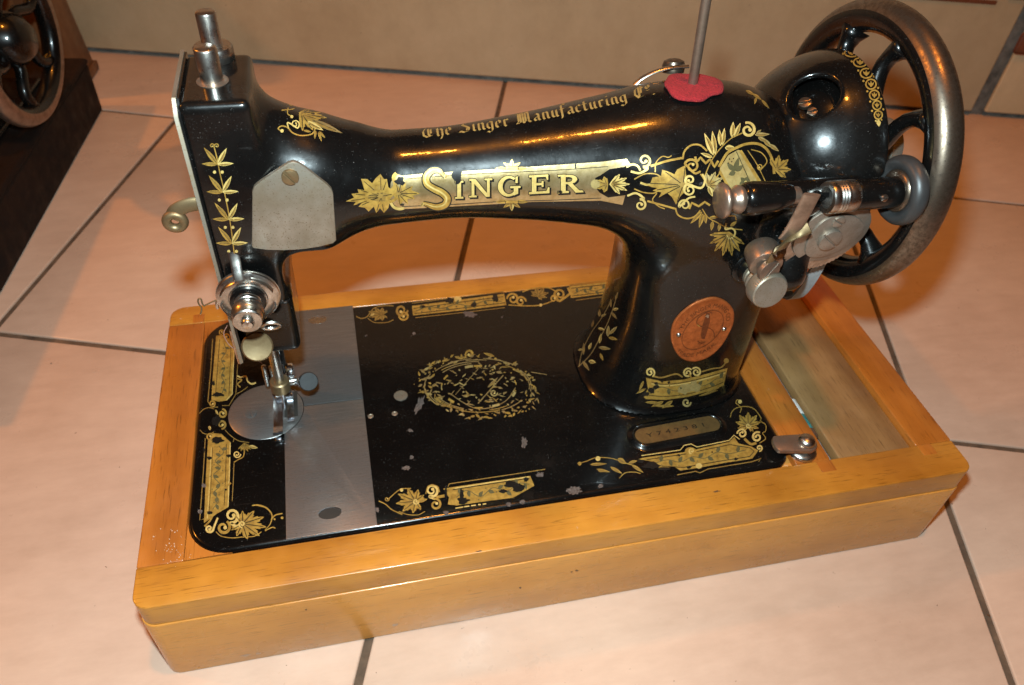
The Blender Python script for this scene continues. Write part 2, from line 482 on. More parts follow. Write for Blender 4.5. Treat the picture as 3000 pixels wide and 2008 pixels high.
def surface_net(fn, lo, hi, h):
    ax = [np.arange(lo[i], hi[i] + h, h) for i in range(3)]
    X, Y, Z = np.meshgrid(*ax, indexing='ij')
    V = fn(X, Y, Z)
    nx, ny, nz = V.shape
    cs = (nx - 1, ny - 1, nz - 1)
    acc = np.zeros(cs + (3,)); cnt = np.zeros(cs)
    base = np.stack(np.meshgrid(np.arange(cs[0]), np.arange(cs[1]), np.arange(cs[2]), indexing='ij'), -1).astype(float)
    def corner(o):
        return V[o[0]:o[0] + cs[0], o[1]:o[1] + cs[1], o[2]:o[2] + cs[2]]
    cor = [(i, j, k) for i in (0, 1) for j in (0, 1) for k in (0, 1)]
    for a in cor:
        for axis in range(3):
            if a[axis] == 0:
                b = list(a); b[axis] = 1
                va = corner(a); vb = corner(b)
                m = (va < 0) != (vb < 0)
                t = np.where(m, va / np.where(m, va - vb, 1), 0)
                p = np.zeros(cs + (3,)); p[..., 0] = a[0]; p[..., 1] = a[1]; p[..., 2] = a[2]
                p[..., axis] += t
                acc += np.where(m[..., None], p, 0); cnt += m
    act = cnt > 0
    idx = -np.ones(cs, int); idx[act] = np.arange(act.sum())
    P = (base[act] + acc[act] / cnt[act][:, None]) * h + np.array(lo)
    e = 0.05
    for _ in range(4):
        f0 = fn(P[:, 0], P[:, 1], P[:, 2])
        g = np.stack([(fn(P[:, 0] + e * (i == 0), P[:, 1] + e * (i == 1), P[:, 2] + e * (i == 2)) - fn(P[:, 0] - e * (i == 0), P[:, 1] - e * (i == 1), P[:, 2] - e * (i == 2))) / (2 * e) for i in range(3)], -1)
        g2 = (g * g).sum(-1) + 1e-3
        st = np.clip(f0 / g2, -h * 0.5, h * 0.5)
        P = P - g * st[:, None]
    faces = []
    for axis in range(3):
        sl0 = [slice(None)] * 3; sl1 = [slice(None)] * 3
        sl0[axis] = slice(0, -1); sl1[axis] = slice(1, None)
        a = V[tuple(sl0)] < 0; b = V[tuple(sl1)] < 0
        I = np.argwhere(a != b)
        o1, o2 = [(1, 2), (2, 0), (0, 1)][axis]
        I = I[(I[:, o1] > 0) & (I[:, o2] > 0) & (I[:, o1] < V.shape[o1] - 1) & (I[:, o2] < V.shape[o2] - 1)]
        flip = a[I[:, 0], I[:, 1], I[:, 2]]
        def cell(d1, d2):
            J = I.copy(); J[:, o1] -= d1; J[:, o2] -= d2
            return idx[J[:, 0], J[:, 1], J[:, 2]]
        q = np.stack([cell(1, 1), cell(0, 1), cell(0, 0), cell(1, 0)], -1)
        q[~flip] = q[~flip][:, ::-1]
        faces.append(q)
    Fc = np.concatenate(faces)
    Fc = Fc[(Fc >= 0).all(1)]
    return P, Fc

# ================================================================ the setting: tiled floor and wall
FZ = -79.1
TA = math.radians(-18.4)
TU = (math.cos(TA), math.sin(TA)); TW = (-math.sin(TA), math.cos(TA))
def t2b(p):                    # tile grid (u, w, z) -> bed coordinates
    return (p[0] * TU[0] + p[1] * TW[0], p[0] * TU[1] + p[1] * TW[1], p[2])
floor = MB().add([(-1500, -900, FZ - 2.2), (1900, -900, FZ - 2.2), (1900, 1500, FZ - 2.2), (-1500, 1500, FZ - 2.2)], [(0, 1, 2, 3)]).build('floor', 'grout', smooth=False)
floor['kind'] = 'structure'
US = [-1040, -660, -278, 96, 497, 890, 1280]
WS = [-560, -172, 223, 601, 985]
rng = random.Random(4)
for i in range(len(US) - 1):
    for j in range(len(WS) - 1):
        g = 2.6
        dz = rng.uniform(-0.35, 0.0)
        MB().box(US[i] + g, US[i + 1] - g, WS[j] + g, WS[j + 1] - g, FZ - 8, FZ + dz, 1.3, 3, fn=t2b).build('tile', 'tile', floor, sharp=180)
# wall: upright tiles along the back
wa = Vector((-180, 846)); wb = Vector((1017, 527))
wd = (wb - wa).normalized(); wn = Vector((wd.y, -wd.x))   # towards the camera
def w2b(p):                    # (s along wall, t out of the wall, z)
    q = wa + wd * p[0] + wn * p[1]
    return (q.x, q.y, p[2])
def wall_hit(v):
    d = ray(v); n = np.array([wn.x, wn.y, 0.0])
    t = ((np.array([wa.x, wa.y, 0]) * 0.001 - CAM) @ n) / (d @ n)
    p = (CAM + t * d) * 1000
    return (Vector((p[0], p[1])) - wa).dot(wd), p[2]
wall = MB().box(-900, 1900, -30, -7, FZ - 2, 620, 0, fn=w2b).build('wall', 'grout_grey', smooth=False)
wall['kind'] = 'structure'
js = wall_hit((2232, 265))[0]
for s0, s1 in ((-900, -420), (-411, js - 8), (js + 10, js + 600), (js + 612, 1890)):
    MB().box(s0, s1, -7, 0, FZ + 6.5, 618, 2.2, 3, fn=w2b).build('wall_tile', 'wall_tile', wall, sharp=180)
s1, z1 = wall_hit((2288, 14)); s0, z0 = wall_hit((2100, 2))
MB().box(s0 - 160, s1 - 6, 0.2, 1.6, z1 + 1, z1 + 6, 0.8, 2, fn=w2b).build('trim_strip', 'red_brown', wall)
MB().box(s1 + 6, s1 + 300, 0.2, 2.2, z1 + 9, z1 + 14, 0.8, 2, fn=w2b).build('trim_strip', 'red_brown', wall)
s2, z2 = wall_hit((2343, 98))
MB().box(s2 - 8, s2 + 120, 0.2, 2.4, z2 - 14, z2 + 12, 3.5, 3, fn=w2b).build('wall_ornament', 'red_brown', wall)

# ================================================================ the wooden base
WT = -1.5
base = thing('wooden_case', 'honey coloured wooden case base holding the black and gold machine, open tray at its right', 'wooden case', (231, 95, FZ))
X0, X1, Y0, Y1 = -25.2, 487.5, -25.8, 215.3
FR = 18.5
def rail(name, poly, z0, z1, mat, b=0.7):
    return MB().prism(poly, (0, 0, z0), (1, 0, 0), (0, 1, 0), z1 - z0, b).build(name, mat, base, sharp=50)
rail('front_rail', rrect(X0, X1, Y0, -0.7, [9, 8, 1, 1]), WT - FR, WT, 'wood_x')
rail('back_rail', rrect(X0, X1, 195.9, Y1, [1, 1, 8, 10]), WT - FR, WT - 0.1, 'wood_x')
rail('left_rail', rrect(X0, -0.6, -0.55, 195.7, 1.2, 3), WT - FR, WT - 0.15, 'wood_y')
rail('right_rail', rrect(460.5, X1, -0.55, 195.7, 1.2, 3), WT - FR, WT - 0.12, 'wood_y')
rail('divider_bar', rrect(372.0, 397.0, -0.55, 195.7, 1.2, 3), WT - FR, WT - 0.25, 'wood_y')
for name, cx, cy, sx, sy, rr in (('corner_block', -0.45, -0.4, 1, 1, 25), ('corner_block', -0.45, 195.6, 1, -1, 25)):
    poly = [(cx, cy)] + [(cx + sx * (rr + 0.4 - rr * math.sin(t)), cy + sy * (rr + 0.4 - rr * math.cos(t))) for t in [math.pi / 2 * k / 10 for k in range(11)]]
    if sx * sy > 0:
        poly = poly[::-1]
    if (poly[1][0] - poly[0][0]) * (poly[2][1] - poly[0][1]) - (poly[1][1] - poly[0][1]) * (poly[2][0] - poly[0][0]) < 0:
        poly = poly[::-1]
    rail(name, poly, WT - FR, WT - 0.2, 'wood_y', 0)
rail('corner_support', rrect(352, 371.8, -0.5, 30, 0.6, 1), -14, -5.5, 'wood_panel_x', 0.3)
# tenon ends showing in the joints
rail('tenon', rrect(386, 396.5, -9.5, -0.9, 0.3, 1), WT - 1, WT + 0.12, 'wood_y', 0.1)
rail('tenon', rrect(461, 471, -9, -0.9, 0.3, 1), WT - 1, WT + 0.12, 'wood_y', 0.1)
rail('tenon', rrect(-9, -1.2, 196.3, 205, 0.3, 1), WT - 1, WT + 0.05, 'wood_y', 0.1)
# lower box, slightly wider than the frame, so that a thin ledge runs round it
LX0, LX1, LY0, LY1 = X0 - 0.3, X1 + 0.1, Y0 - 0.9, Y1 + 0.3
LZ = WT - FR - 0.15
rail('front_panel', rrect(LX0, LX1, LY0, LY0 + 13, [9, 8, 1, 1]), FZ + 0.6, LZ, 'wood_panel_x', 0.6)
rail('left_panel', rrect(LX0 + 0.2, LX0 + 13, LY0 + 13.1, LY1 - 13, 1.2, 3), FZ + 0.6, LZ - 0.05, 'wood_panel_y', 0.6)
rail('right_panel', rrect(LX1 - 13, LX1 - 0.2, LY0 + 13.1, LY1 - 13, 1.2, 3), FZ + 0.6, LZ - 0.05, 'wood_panel_y', 0.6)
rail('back_panel', rrect(LX0, LX1, LY1 - 12.9, LY1, [1, 1, 8, 9]), FZ + 0.6, LZ, 'wood_panel_x', 0.6)
rail('bottom_board', rrect(X0 + 12, X1 - 12, Y0 + 12, Y1 - 12, 1, 1), FZ + 1.2, FZ + 6, 'wood_panel_x', 0.2)
# tray: lid board a little below the rails, groove beside the bar
rail('tray_lid', rrect(406.5, 460.0, -0.3, 195.3, 1.2, 3), -14, -6.2, 'wood_lid', 1.0)
rail('tray_floor', rrect(397.4, 460.0, -0.3, 195.3, 1, 1), -40, -22, 'glass_grey', 0.2)
# machine catch on the divider bar
cp = on((1836, 1030), 'z', 0.0)
catch_x, catch_y = cp[0], cp[1]
catch = MB().lathe([(0.01, -1.6), (9.2, -1.6), (9.2, 0.2), (8.6, 1.2), (6.2, 2.2), (5.4, 2.4), (5.4, 5.0), (0.01, 5.0)], (catch_x, catch_y, 0), (0, 0, 1), 40).build('catch_base', 'nickel', base)
lv = []
for t in range(13):
    a = -math.pi / 2 + math.pi * t / 12
    lv.append((7.0 * math.cos(a), 7.0 * math.sin(a)))
for t in range(13):
    a = math.pi / 2 + math.pi * t / 12
    lv.append((-19 + 6.0 * math.cos(a) * 0.5, 6.2 * math.sin(a)))
an = math.radians(172 - 180)
MB().prism(lv, (catch_x, catch_y, 5.2), (math.cos(an), math.sin(an), 0), (-math.sin(an), math.cos(an), 0), 3.0, 0.8).build('catch_lever', 'brownsteel', base)
MB().lathe([(5.6, 0), (5.6, 1.2), (4.8, 2.9), (3.0, 4.0), (0.01, 4.4)], (catch_x, catch_y, 8.3), (0, 0, 1), 32).build('catch_knob', 'nickel', base)
# small tube of thread lying in the groove
ta = on((1838, 918), 'z', -9); tb = on((1888, 992), 'z', -9)
tz = -12.5
tx = 401.6
ya, yb = ta[1] + 3, tb[1]
tube_r = 4.3
tt = thing('thread_tube', 'small teal and white tube lying in the narrow groove of the tray', 'tube', (tx, (ya + yb) / 2, tz - tube_r))
ym = ya + (yb - ya) * 0.42
MB().cyl((tx, ya, tz), (tx, ym, tz), tube_r, 24, 0.5).build('white_end', 'white_paper', tt)
MB().cyl((tx, ym, tz), (tx, yb + 6, tz), tube_r * 0.98, 24, 0.3).build('teal_wrap', 'teal', tt)
MB().cyl((tx, yb + 6, tz), (tx, yb, tz), tube_r * 1.04, 24, 0.5).build('cap', 'brownsteel', tt)

# ================================================================ the sewing machine
mach = thing('sewing_machine', 'black antique sewing machine with gold decals and spoked wheel on the honey wooden base', 'sewing machine', (186, 98, -4))
BD = 195.3
BW = 371.0
# bed: rounded slab with soft top edge
def slab(poly, z0, z1, b, steps=5):
    m = MB(); n = len(poly); vs = []; rings = [(0, z0), (0, z1 - b)]
    for k in range(1, steps + 1):
        t = math.pi / 2 * k / steps
        rings.append((b * (1 - math.cos(t)), z1 - b + b * math.sin(t)))
    for ins, z in rings:
        q = offset_poly(poly, ins) if ins else poly
        vs += [(p[0], p[1], z) for p in q]
    fs = []
    for i in range(len(rings) - 1):
        for k in range(n):
            k2 = (k + 1) % n
            fs.append((i * n + k, i * n + k2, (i + 1) * n + k2, (i + 1) * n + k))
    fs.append(tuple((len(rings) - 1) * n + k for k in range(n)))
    return m.add(vs, fs)
bed = slab(rrect(0, BW, 0, BD, [25, 13, 13, 25], 14), -14, 0, 3.0).build('bed', 'enamel_bed', mach, sharp=180)

AX = 101.0          # centre line of the arm (y)
WZ = 165.5          # wheel axis height
def f_body(x, y, z):
    # arm: round section whose radius changes along x
    r = smooth_interp(x, [40, 100, 125, 157, 200, 247, 277, 300, 322, 340, 352, 360, 366], [23, 25, 24.2, 23.8, 27.8, 35.5, 41.0, 42.5, 40.5, 35, 27, 17, 2])
    zc = smooth_interp(x, [40, 120, 200, 260, 370], [166, 167.5, 168.5, 168, 166])
    arm = (np.sqrt((y - AX) ** 2 + (z - zc) ** 2) - r) * 0.85
    arm = np.maximum(arm, np.maximum(60 - x, x - 367))
    # head
    head = sd_box(x, y, z, (57.0, 101.0, 151), (15.0, 25.5, 75), 3.0)
    low = sd_box(x, y, z, (58.5, 101.0, 96), (15.5, 21.0, 26), 4.0)
    head = smin(np.maximum(head, 112 - z), low, 6)
    boss = sd_box(x, y, z, (76, 99.5, 167), (29, 22.5, 29), 12)
    sh = sd_caps(x, y, z, (66, 101, 194), (104, 101, 173), 22, 25)
    hd = smin(head, boss, 12)
    hd = smin(hd, sh, 12)
    b = smin(arm, hd, 14)
    # pillar
    cx = smooth_interp(z, [-10, 0, 25, 60, 120, 200], [313, 313, 317, 319, 318, 312])
    a = smooth_interp(z, [-10, 0, 12, 30, 70, 120, 200], [57, 56, 52.5, 50, 48, 48, 44])
    c = smooth_interp(z, [-10, 0, 12, 30, 70, 120, 200], [47.5, 47, 45.5, 44.5, 43.5, 42, 40])
    n = 2.7
    q = (np.abs((x - cx) / a) ** n + np.abs((y - AX) / c) ** n) ** (1 / n)
    pil = (q - 1) * np.minimum(a, c) * 0.9
    pil = smax(pil, z - 172, 10)
    b = smin(b, pil, 26)
    # hub boss towards the wheel
    hub = np.sqrt((y - AX) ** 2 + (z - WZ) ** 2) - 21
    hub = np.maximum(hub, np.maximum(340 - x, x - 383))
    b = smin(b, hub, 5)
    # foot fillet into the bed
    b = smin(b, z + 1.2, 9)
    b = np.maximum(b, 0.15 - z)
    b = np.maximum(b, 42.0 - x)
    return b
P, Fq = surface_net(f_body, (38, 44, -3), (388, 158, 232), 1.5)
m = MB(); m.v = [tuple(p) for p in P]; m.f = [tuple(q) for q in Fq.tolist()]
arm = m.build('arm', 'enamel', mach, sharp=180)
bvh_body = BVHTree.FromPolygons([Vector(p) for p in P], [tuple(q) for q in Fq.tolist()])

# face plate on the left end of the head
poly = [(75.5, 72), (75.2, 221), (80, 227.2), (127, 227.2), (127, 84), (118, 72)]
MB().prism([(p[0], p[1]) for p in poly], (42.0, 0, 0), (0, 1, 0), (0, 0, 1), 1.0).build('face_plate_gasket', 'enamel', mach)
m = MB()
pp = [(74.6, 71), (74.2, 221.3), (79.6, 227.8), (128, 227.8), (128, 83), (118, 71)]
vs = [(41.9, p[0], p[1]) for p in pp] + [(40.2, p[0], p[1]) for p in pp]
n = len(pp)
m.add(vs, [tuple(range(n)), tuple(range(2 * n - 1, n - 1, -1))] + [(k, (k + 1) % n, n + (k + 1) % n, n + k) for k in range(n)])
MBfp = m.build('face_plate', 'nickel_matt', mach)

# bars on top of the head
NX, NY = 55.5, 98.5
PX, PY = 55.8, 121.0
ZT = 226.0
MB().lathe([(7.0, 0), (7.0, 0.35), (5.2, 0.5), (0.01, 0.5)], (NX + 0.3, NY - 1, ZT), (0, 0, 1), 32).build('bar_bushing', 'brownsteel', mach)
MB().lathe([(0.01, 0), (5.0, 0), (5.0, 15.4), (4.7, 16.0), (4.1, 16.3), (0.01, 16.3)], (NX, NY, ZT - 1), (0, 0, 1), 36).build('needle_bar_top', 'nickel', mach)
MB().lathe([(0.01, -0.5), (8.2, -0.5), (9.0, 0.4), (9.0, 5.6), (8.2, 6.4), (4.6, 6.6), (0.01, 6.6)], (PX, PY, ZT), (0, 0, 1), knurl=(2, 3, 0.35, 44)).build('pressure_collar', 'nickel', mach)
MB().lathe([(0.01, 0), (4.6, 0), (4.6, 19), (4.3, 19.7), (3.7, 20.0), (0.01, 20.0)], (PX, PY, ZT + 2), (0, 0, 1), 36).build('presser_bar_top', 'nickel', mach)

# needle bar, presser bar and foot under the head
MB().cyl((NX, NY, 24), (NX, NY, 74), 3.2, 24, 0.5).build('needle_bar', 'nickel', mach)
MB().cyl((PX + 0.5, PY - 6, 16), (PX + 0.5, PY - 6, 76), 3.4, 24, 0.5).build('presser_bar', 'enamel', mach)
MB().lathe([(0.01, 0), (5.2, 0), (6.0, 0.8), (6.0, 8.2), (5.2, 9.0), (0.01, 9.0)], (NX, NY, 20.5), (0, 0, 1), 32).build('needle_clamp', 'brassy', mach)
MB().cyl((NX + 4, NY + 2.0, 25), (NX + 10.5, NY + 2.5, 25), 2.8, 20).build('clamp_lug', 'nickel', mach)
MB().box(NX + 4, NX + 9, NY + 6, NY + 11, 22, 33, 1.2, 2).build('presser_foot_clamp', 'chrome', mach)
MB().cyl((NX + 9, NY - 1.5, 25.5), (NX + 14.5, NY - 2, 25.5), 1.1, 16).build('thumb_screw_stem', 'chrome', mach)
MB().lathe([(0.01, 0), (5.6, 0), (6.1, 0.6), (6.1, 2.8), (5.6, 3.4), (0.01, 3.4)], (NX + 17, NY - 1.0, 26.5), (0.25, -0.75, 0.62), 32, knurl=(1, 4, 0.25, 30)).build('thumb_screw', 'rubber', mach)
MB().lathe([(0.05, 0), (0.65, 2), (0.8, 9), (0.8, 19), (0.01, 19)], (NX, NY - 2.5, 3.0), (0.02, 0.05, 1), 14).build('needle', 'chrome', mach)
# presser foot: shank, two toes curving up at the front
m = MB()
for x0, x1, yf in ((NX - 7.4, NX - 1.6, NY - 23), (NX + 1.4, NX + 5.6, NY - 14)):
    path = [(yf, 5.2), (yf + 1.5, 3.6), (yf + 4, 2.6), (yf + 8, 2.3), (NY + 2, 2.3), (NY + 6, 3.2), (NY + 9, 7)]
    vs = []
    for y, z in path:
        vs += [(x0, y, z), (x1, y, z), (x1, y, z + 1.4), (x0, y, z + 1.4)]
    fs = []
    for i in range(len(path) - 1):
        for k in range(4):
            fs.append((i * 4 + k, i * 4 + (k + 1) % 4, i * 4 + 4 + (k + 1) % 4, i * 4 + 4 + k))
    fs += [(0, 1, 2, 3), tuple(4 * (len(path) - 1) + k for k in range(4))]
    m.add(vs, fs)
m.box(NX - 6, NX + 5.4, NY + 5, NY + 9.5, 2.8, 8, 0.8)
m.box(NX - 2.5, NX + 4.5, NY + 8, NY + 12, 6, 24, 1.0)
m.build('presser_foot', 'chrome', mach, sharp=30)
MB().box(NX - 6.8, NX - 3.0, NY - 25.5, NY - 22.5, 0.3, 2.0, 0.4).build('feed_slot', 'chrome', mach)
MB().box(NX - 1.0, NX + 7.5, NY - 6, NY + 16, 0.42, 0.62, 0).build('feed_opening_shade', 'hole_shade', mach)  # dark sheet on the plate, painting the shade of the feed opening

# throat plate and slide plates (stand a hair proud of the bed)
PCX, PCY = 43.0, 100.4
MB().lathe([(0.01, -2), (23.6, -2), (23.6, 0.15), (23.1, 0.5), (0.01, 0.5)], (PCX, PCY, 0), (0, 0, 1), 96).build('throat_plate', 'steel', mach)
slot_screw('throat_plate_screw', (33.0, 100, 0.3), (0, 0, 1), 4.2, 0.7, 'steel', mach, 0.9, 0.35)
def slide(name, y0, y1, cutlow):
    pts = []
    x0, x1 = 54.3, 105.3
    R2 = 24.0
    poly = [(x0, y0), (x1, y0), (x1, y1), (x0, y1)]
    # cut the round throat plate out of the corner
    ys = []
    if cutlow:      # rear plate: its lower-left corner is cut
        a0 = math.asin((y0 - PCY) / R2); a1 = math.acos((x0 - PCX) / R2)
        arcp = [(PCX + R2 * math.cos(a0 + (a1 - a0) * k / 12), PCY + R2 * math.sin(a0 + (a1 - a0) * k / 12)) for k in range(13)]
        poly = [arcp[0], (x1, y0), (x1, y1), (x0, y1)] + arcp[::-1][:-1]
    else:
        a0 = -math.acos((x0 - PCX) / R2); a1 = math.asin((y1 - PCY) / R2)
        arcp = [(PCX + R2 * math.cos(a0 + (a1 - a0) * k / 12), PCY + R2 * math.sin(a0 + (a1 - a0) * k / 12)) for k in range(13)]
        poly = [(x0, y0), (x1, y0), (x1, y1)] + arcp[::-1]
    MB().prism(poly, (0, 0, -2), (1, 0, 0), (0, 1, 0), 2.45, 0.25).build(name, 'steel', mach, sharp=30)
slide('slide_plate', 1.6, 100.4, False)
slide('slide_plate', 101.0, 195.6, True)
for nm, vv in (('finger_notch_patch', (755, 1175)), ('finger_notch_patch', (727, 733))):
    q = on(vv, 'z', 0.45)
    poly = [(6.6 * math.cos(t), 3.9 * math.sin(t)) for t in [2 * math.pi * k / 28 for k in range(28)]]
    MB().prism(poly, (q[0], q[1], 0.455), (1, 0, 0), (0, 1, 0), 0.06).build(nm, 'hole_shade' if vv[1] > 1000 else 'nickel', mach)  # flat ellipses for the notches; the front one is shade painted dark
    arcp = [(q[0] + 6.6 * math.cos(t), q[1] + 3.9 * math.sin(t), 0.5) for t in [math.pi * (0.05 + 0.9 * k / 14) for k in range(15)]]
    MB().tube(arcp, 0.32, 6).build('notch_lip', 'chrome', mach)

# cover plate on the front of the arm
cpoly = [on(v, 'y', 78.0) for v in ((583, 548), (765, 538), (757, 412), (690, 352), (668, 350), (584, 405))]
cq = [(p[0], p[2]) for p in cpoly]
cq = [(61.3, 152.6), (68, 150.6), (76, 149.6), (84, 149.3), (92, 149.9), (99.5, 151.4), (101.3, 153), (102.6, 180.5), (102.0, 183.0), (100.3, 185.6), (91.0, 196.0), (88.8, 198.0), (86.6, 198.9), (84.4, 198.4), (70.5, 189.6), (67.6, 187.3), (66.2, 184.6), (65.8, 182), (60.8, 154)]
cy = 80.0
hits = [bvh_body.ray_cast(Vector((x, 0, z)), Vector((0, 1, 0)))[0] for x, z in cq + [(80, 172)]]
cy = min(h.y for h in hits if h is not None) + 0.4
m = MB().prism(cq, (0, cy, 0), (1, 0, 0), (0, 0, 1), 2.0, 0.5)
cover = m.build('cover_plate', 'nickel_matt', mach)
cover_y = cy
slot_screw('cover_screw', (84.2, cy - 2.0, 191.6), (0, -1, 0), 3.9, 1.7, 'brassy', mach, 1.1, 2.2)

# take-up lever poking out past the face plate
tp = [on(v, 'y', 88) for v in ((462, 466), (440, 468), (418, 474), (402, 484), (394, 498))]
tl = [(p[0], 88, p[2]) for p in tp]
m = MB().tube(spline(tl, 5), 3.6, 14, up=(0, 0.2, 1), flat=0.3)
e = on((401, 507), 'y', 88)
ring = [(e[0] + 4.0 * math.cos(t), 88, e[2] + 4.0 * math.sin(t)) for t in [2 * math.pi * k / 28 for k in range(28)]]
m.tube(ring, 2.3, 12, closed=True, up=(0, 1, 0), flat=1.0)
m.build('take_up_lever', 'brassy', mach)

# thread tension assembly on the front of the head
tc = on((568, 690), 'y', 66)
tx_, tz_ = tc[0], tc[2]
hit = bvh_body.ray_cast(Vector((tx_, 0, tz_)), Vector((0, 1, 0)))[0]
ty = (hit.y if hit else 78) - 0.2
YA = (0, -1, 0)
MB().lathe([(0.01, 0), (11, 0), (11, 3.5), (0.01, 3.5)], (tx_, ty + 1, tz_), YA, 40).build('tension_base', 'enamel', mach)
MB().lathe([(4.5, 0), (13.5, 0.2), (15.6, 1.2), (16.0, 2.2), (14.8, 2.6), (9.0, 1.6), (4.5, 1.6)], (tx_, ty - 2.2, tz_), YA, 64).build('tension_disc', 'nickel', mach)
MB().lathe([(4.5, 1.2), (9.0, 1.0), (14.0, 0), (15.8, 0.4), (15.6, 1.4), (13.5, 2.4), (9.8, 2.6), (9.4, 3.2), (4.5, 3.2)], (tx_, ty - 5.0, tz_), YA, 64).build('tension_disc', 'nickel', mach)
# guide ring with tongue and cut-outs
arcs = MB()
for a0, a1 in ((20, 75), (108, 160), (185, 262), (285, 340)):
    pts = [(tx_ + 13.6 * math.cos(math.radians(a)), ty - 8.2, tz_ + 13.6 * math.sin(math.radians(a))) for a in np.linspace(a0, a1, 16)]
    arcs.tube(pts, 1.9, 8, up=(0, 1, 0), flat=0.25)
arcs.build('tension_guide_ring', 'nickel', mach)
m = MB().tube([(tx_ - 2.2, ty - 8.0, tz_ + 13), (tx_ - 2.4, ty - 6.5, tz_ + 17.0), (tx_ - 2.6, ty - 3.0, tz_ + 21), (tx_ - 2.8, ty - 1.2, tz_ + 26)], 2.6, 12, up=(1, 0, 0), flat=0.22)
m.build('thread_guide_tongue', 'nickel', mach)
MB().lathe([(7.2, 0), (9.0, 0.3), (9.0, 2.2), (7.6, 3.0), (7.0, 3.0), (7.0, 0)], (tx_, ty - 8.0, tz_), YA, 48).build('tension_spring_cup', 'enamel', mach)
sp_pts = [(tx_ + 6.2 * math.cos(t), ty - 9.5 - t * 0.45, tz_ + 6.2 * math.sin(t)) for t in np.linspace(0, 5 * math.pi, 80)]
MB().tube(sp_pts, 0.75, 8).build('tension_spring', 'nickel', mach)
MB().lathe([(0.01, 0), (7.6, 0), (8.0, 0.5), (8.0, 4.2), (7.6, 4.8), (7.4, 5.2), (7.4, 8.4), (6.8, 9.0), (3.4, 9.0), (3.2, 8.4), (0.01, 8.4)], (tx_, ty - 16.0, tz_), YA, knurl=(2, 3, 0.3, 40)).build('tension_nut', 'nickel', mach)
MB().lathe([(3.0, 0), (3.0, 2.6), (2.4, 3.4), (0.01, 3.8)], (tx_, ty - 24.4, tz_), YA, 28).build('tension_stud', 'nickel', mach)
# check spring wire at the left
w1 = on((500, 690), 'y', ty - 5)
wp = [on(v, 'y', ty - 5) for v in ((520, 690), (497, 687), (473, 697), (467, 700), (463, 695), (460, 685), (455, 684), (453, 690), (456, 698), (461, 704), (461, 712), (459, 719))]
MB().tube(spline([tuple(p) for p in wp], 4), 0.42, 8).build('check_spring', 'brassy', mach)
wp = [on(v, 'y', ty - 4) for v in ((497, 690), (496, 698), (498, 706))]
MB().tube(spline([tuple(p) for p in wp], 4), 0.8, 8).build('spring_stop', 'nickel', mach)
# thread eyelet and slack guide under the discs
gp = on((589, 793), 'y', 70)
m = MB().lathe([(0.01, 0), (7.4, 0.0), (8.4, 0.5), (7.6, 1.2), (4, 0.7), (0.01, 0.6)], (gp[0], 70, gp[2]), (0.05, -0.85, 0.5), 40)
m.build('thread_guide_paddle', 'brassy', mach)
ep = on((620, 745), 'y', 72)
ring = [(ep[0] + 5.0 * math.cos(t) * 0.95, 72 - 1.2 * math.sin(t), ep[2] + 3.2 * math.sin(t)) for t in [2 * math.pi * k / 32 for k in range(32)]]
MB().tube(ring, 1.2, 8, closed=True).build('thread_eyelet', 'nickel', mach)
lp = [on(v, 'y', 84) for v in ((530, 755), (537, 785), (545, 815), (550, 830))]
MB().tube([tuple(p) for p in lp], 1.3, 10).build('face_plate_wire', 'nickel', mach)
MB().cyl((46, 112, 12), (46, 112, 30), 1.6, 12).build('foot_lifter_screw', 'nickel', mach)
MB().cyl((50, 113, 12), (50, 113, 28), 1.3, 12).build('foot_lifter_screw', 'nickel', mach)
th = [on(v, 'y', 100) for v in ((520, 745), (512, 765), (525, 790), (548, 805), (575, 818), (600, 832))]
MB().tube(spline([tuple(p) for p in th], 6), 0.25, 6).build('loose_thread', 'thread', mach)

# spool pin with its red felt
sp0 = on((1588, 183), 'y', AX); sp1 = on((1619, -30), 'y', AX)
hit = bvh_body.ray_cast(Vector((sp0[0], AX, 400)), Vector((0, 0, -1)))[0]
spz = hit.z
MB().tube([(sp0[0], AX, spz - 2), (sp0[0] + 0.3 * (sp1[0] - sp0[0]), AX, spz + 16), (sp1[0], AX, sp1[2] + 6)], 2.55, 20).build('spool_pin', 'brownsteel', mach)
# felt disc draped over the hump
m = MB(); vs = []; fs = []
rr = [0, 4, 8, 11, 13.4, 14.6, 15.0, 14.2]
rngf = random.Random(9)
wob = [1 + 0.07 * math.sin(2 * t + 1) + 0.08 * math.sin(3 * t + 2) + 0.03 * math.sin(7 * t) for t in np.linspace(0, 2 * math.pi, 48, endpoint=False)]
for i, r in enumerate(rr):
    for k in range(48):
        t = 2 * math.pi * k / 48
        x = sp0[0] + r * wob[k] * math.cos(t) * 1.02; y = AX + r * wob[k] * math.sin(t) * 1.05
        hh = bvh_body.ray_cast(Vector((x, y, 400)), Vector((0, 0, -1)))[0]
        z = (0.55 * hh.z + 0.45 * spz) if hh else spz - 5
        th_ = 1.9 if i < 5 else (1.4 if i == 5 else (0.4 if i == 6 else 0.0))
        vs.append((x, y, z + 0.5 + th_ + 0.25 * math.sin(5 * t + i)))
for i in range(len(rr) - 1):
    for k in range(48):
        k2 = (k + 1) % 48
        fs.append((i * 48 + k, i * 48 + k2, i * 48 + 48 + k2, i * 48 + 48 + k))
m.add(vs, fs).build('felt_washer', 'felt', mach, sharp=180)
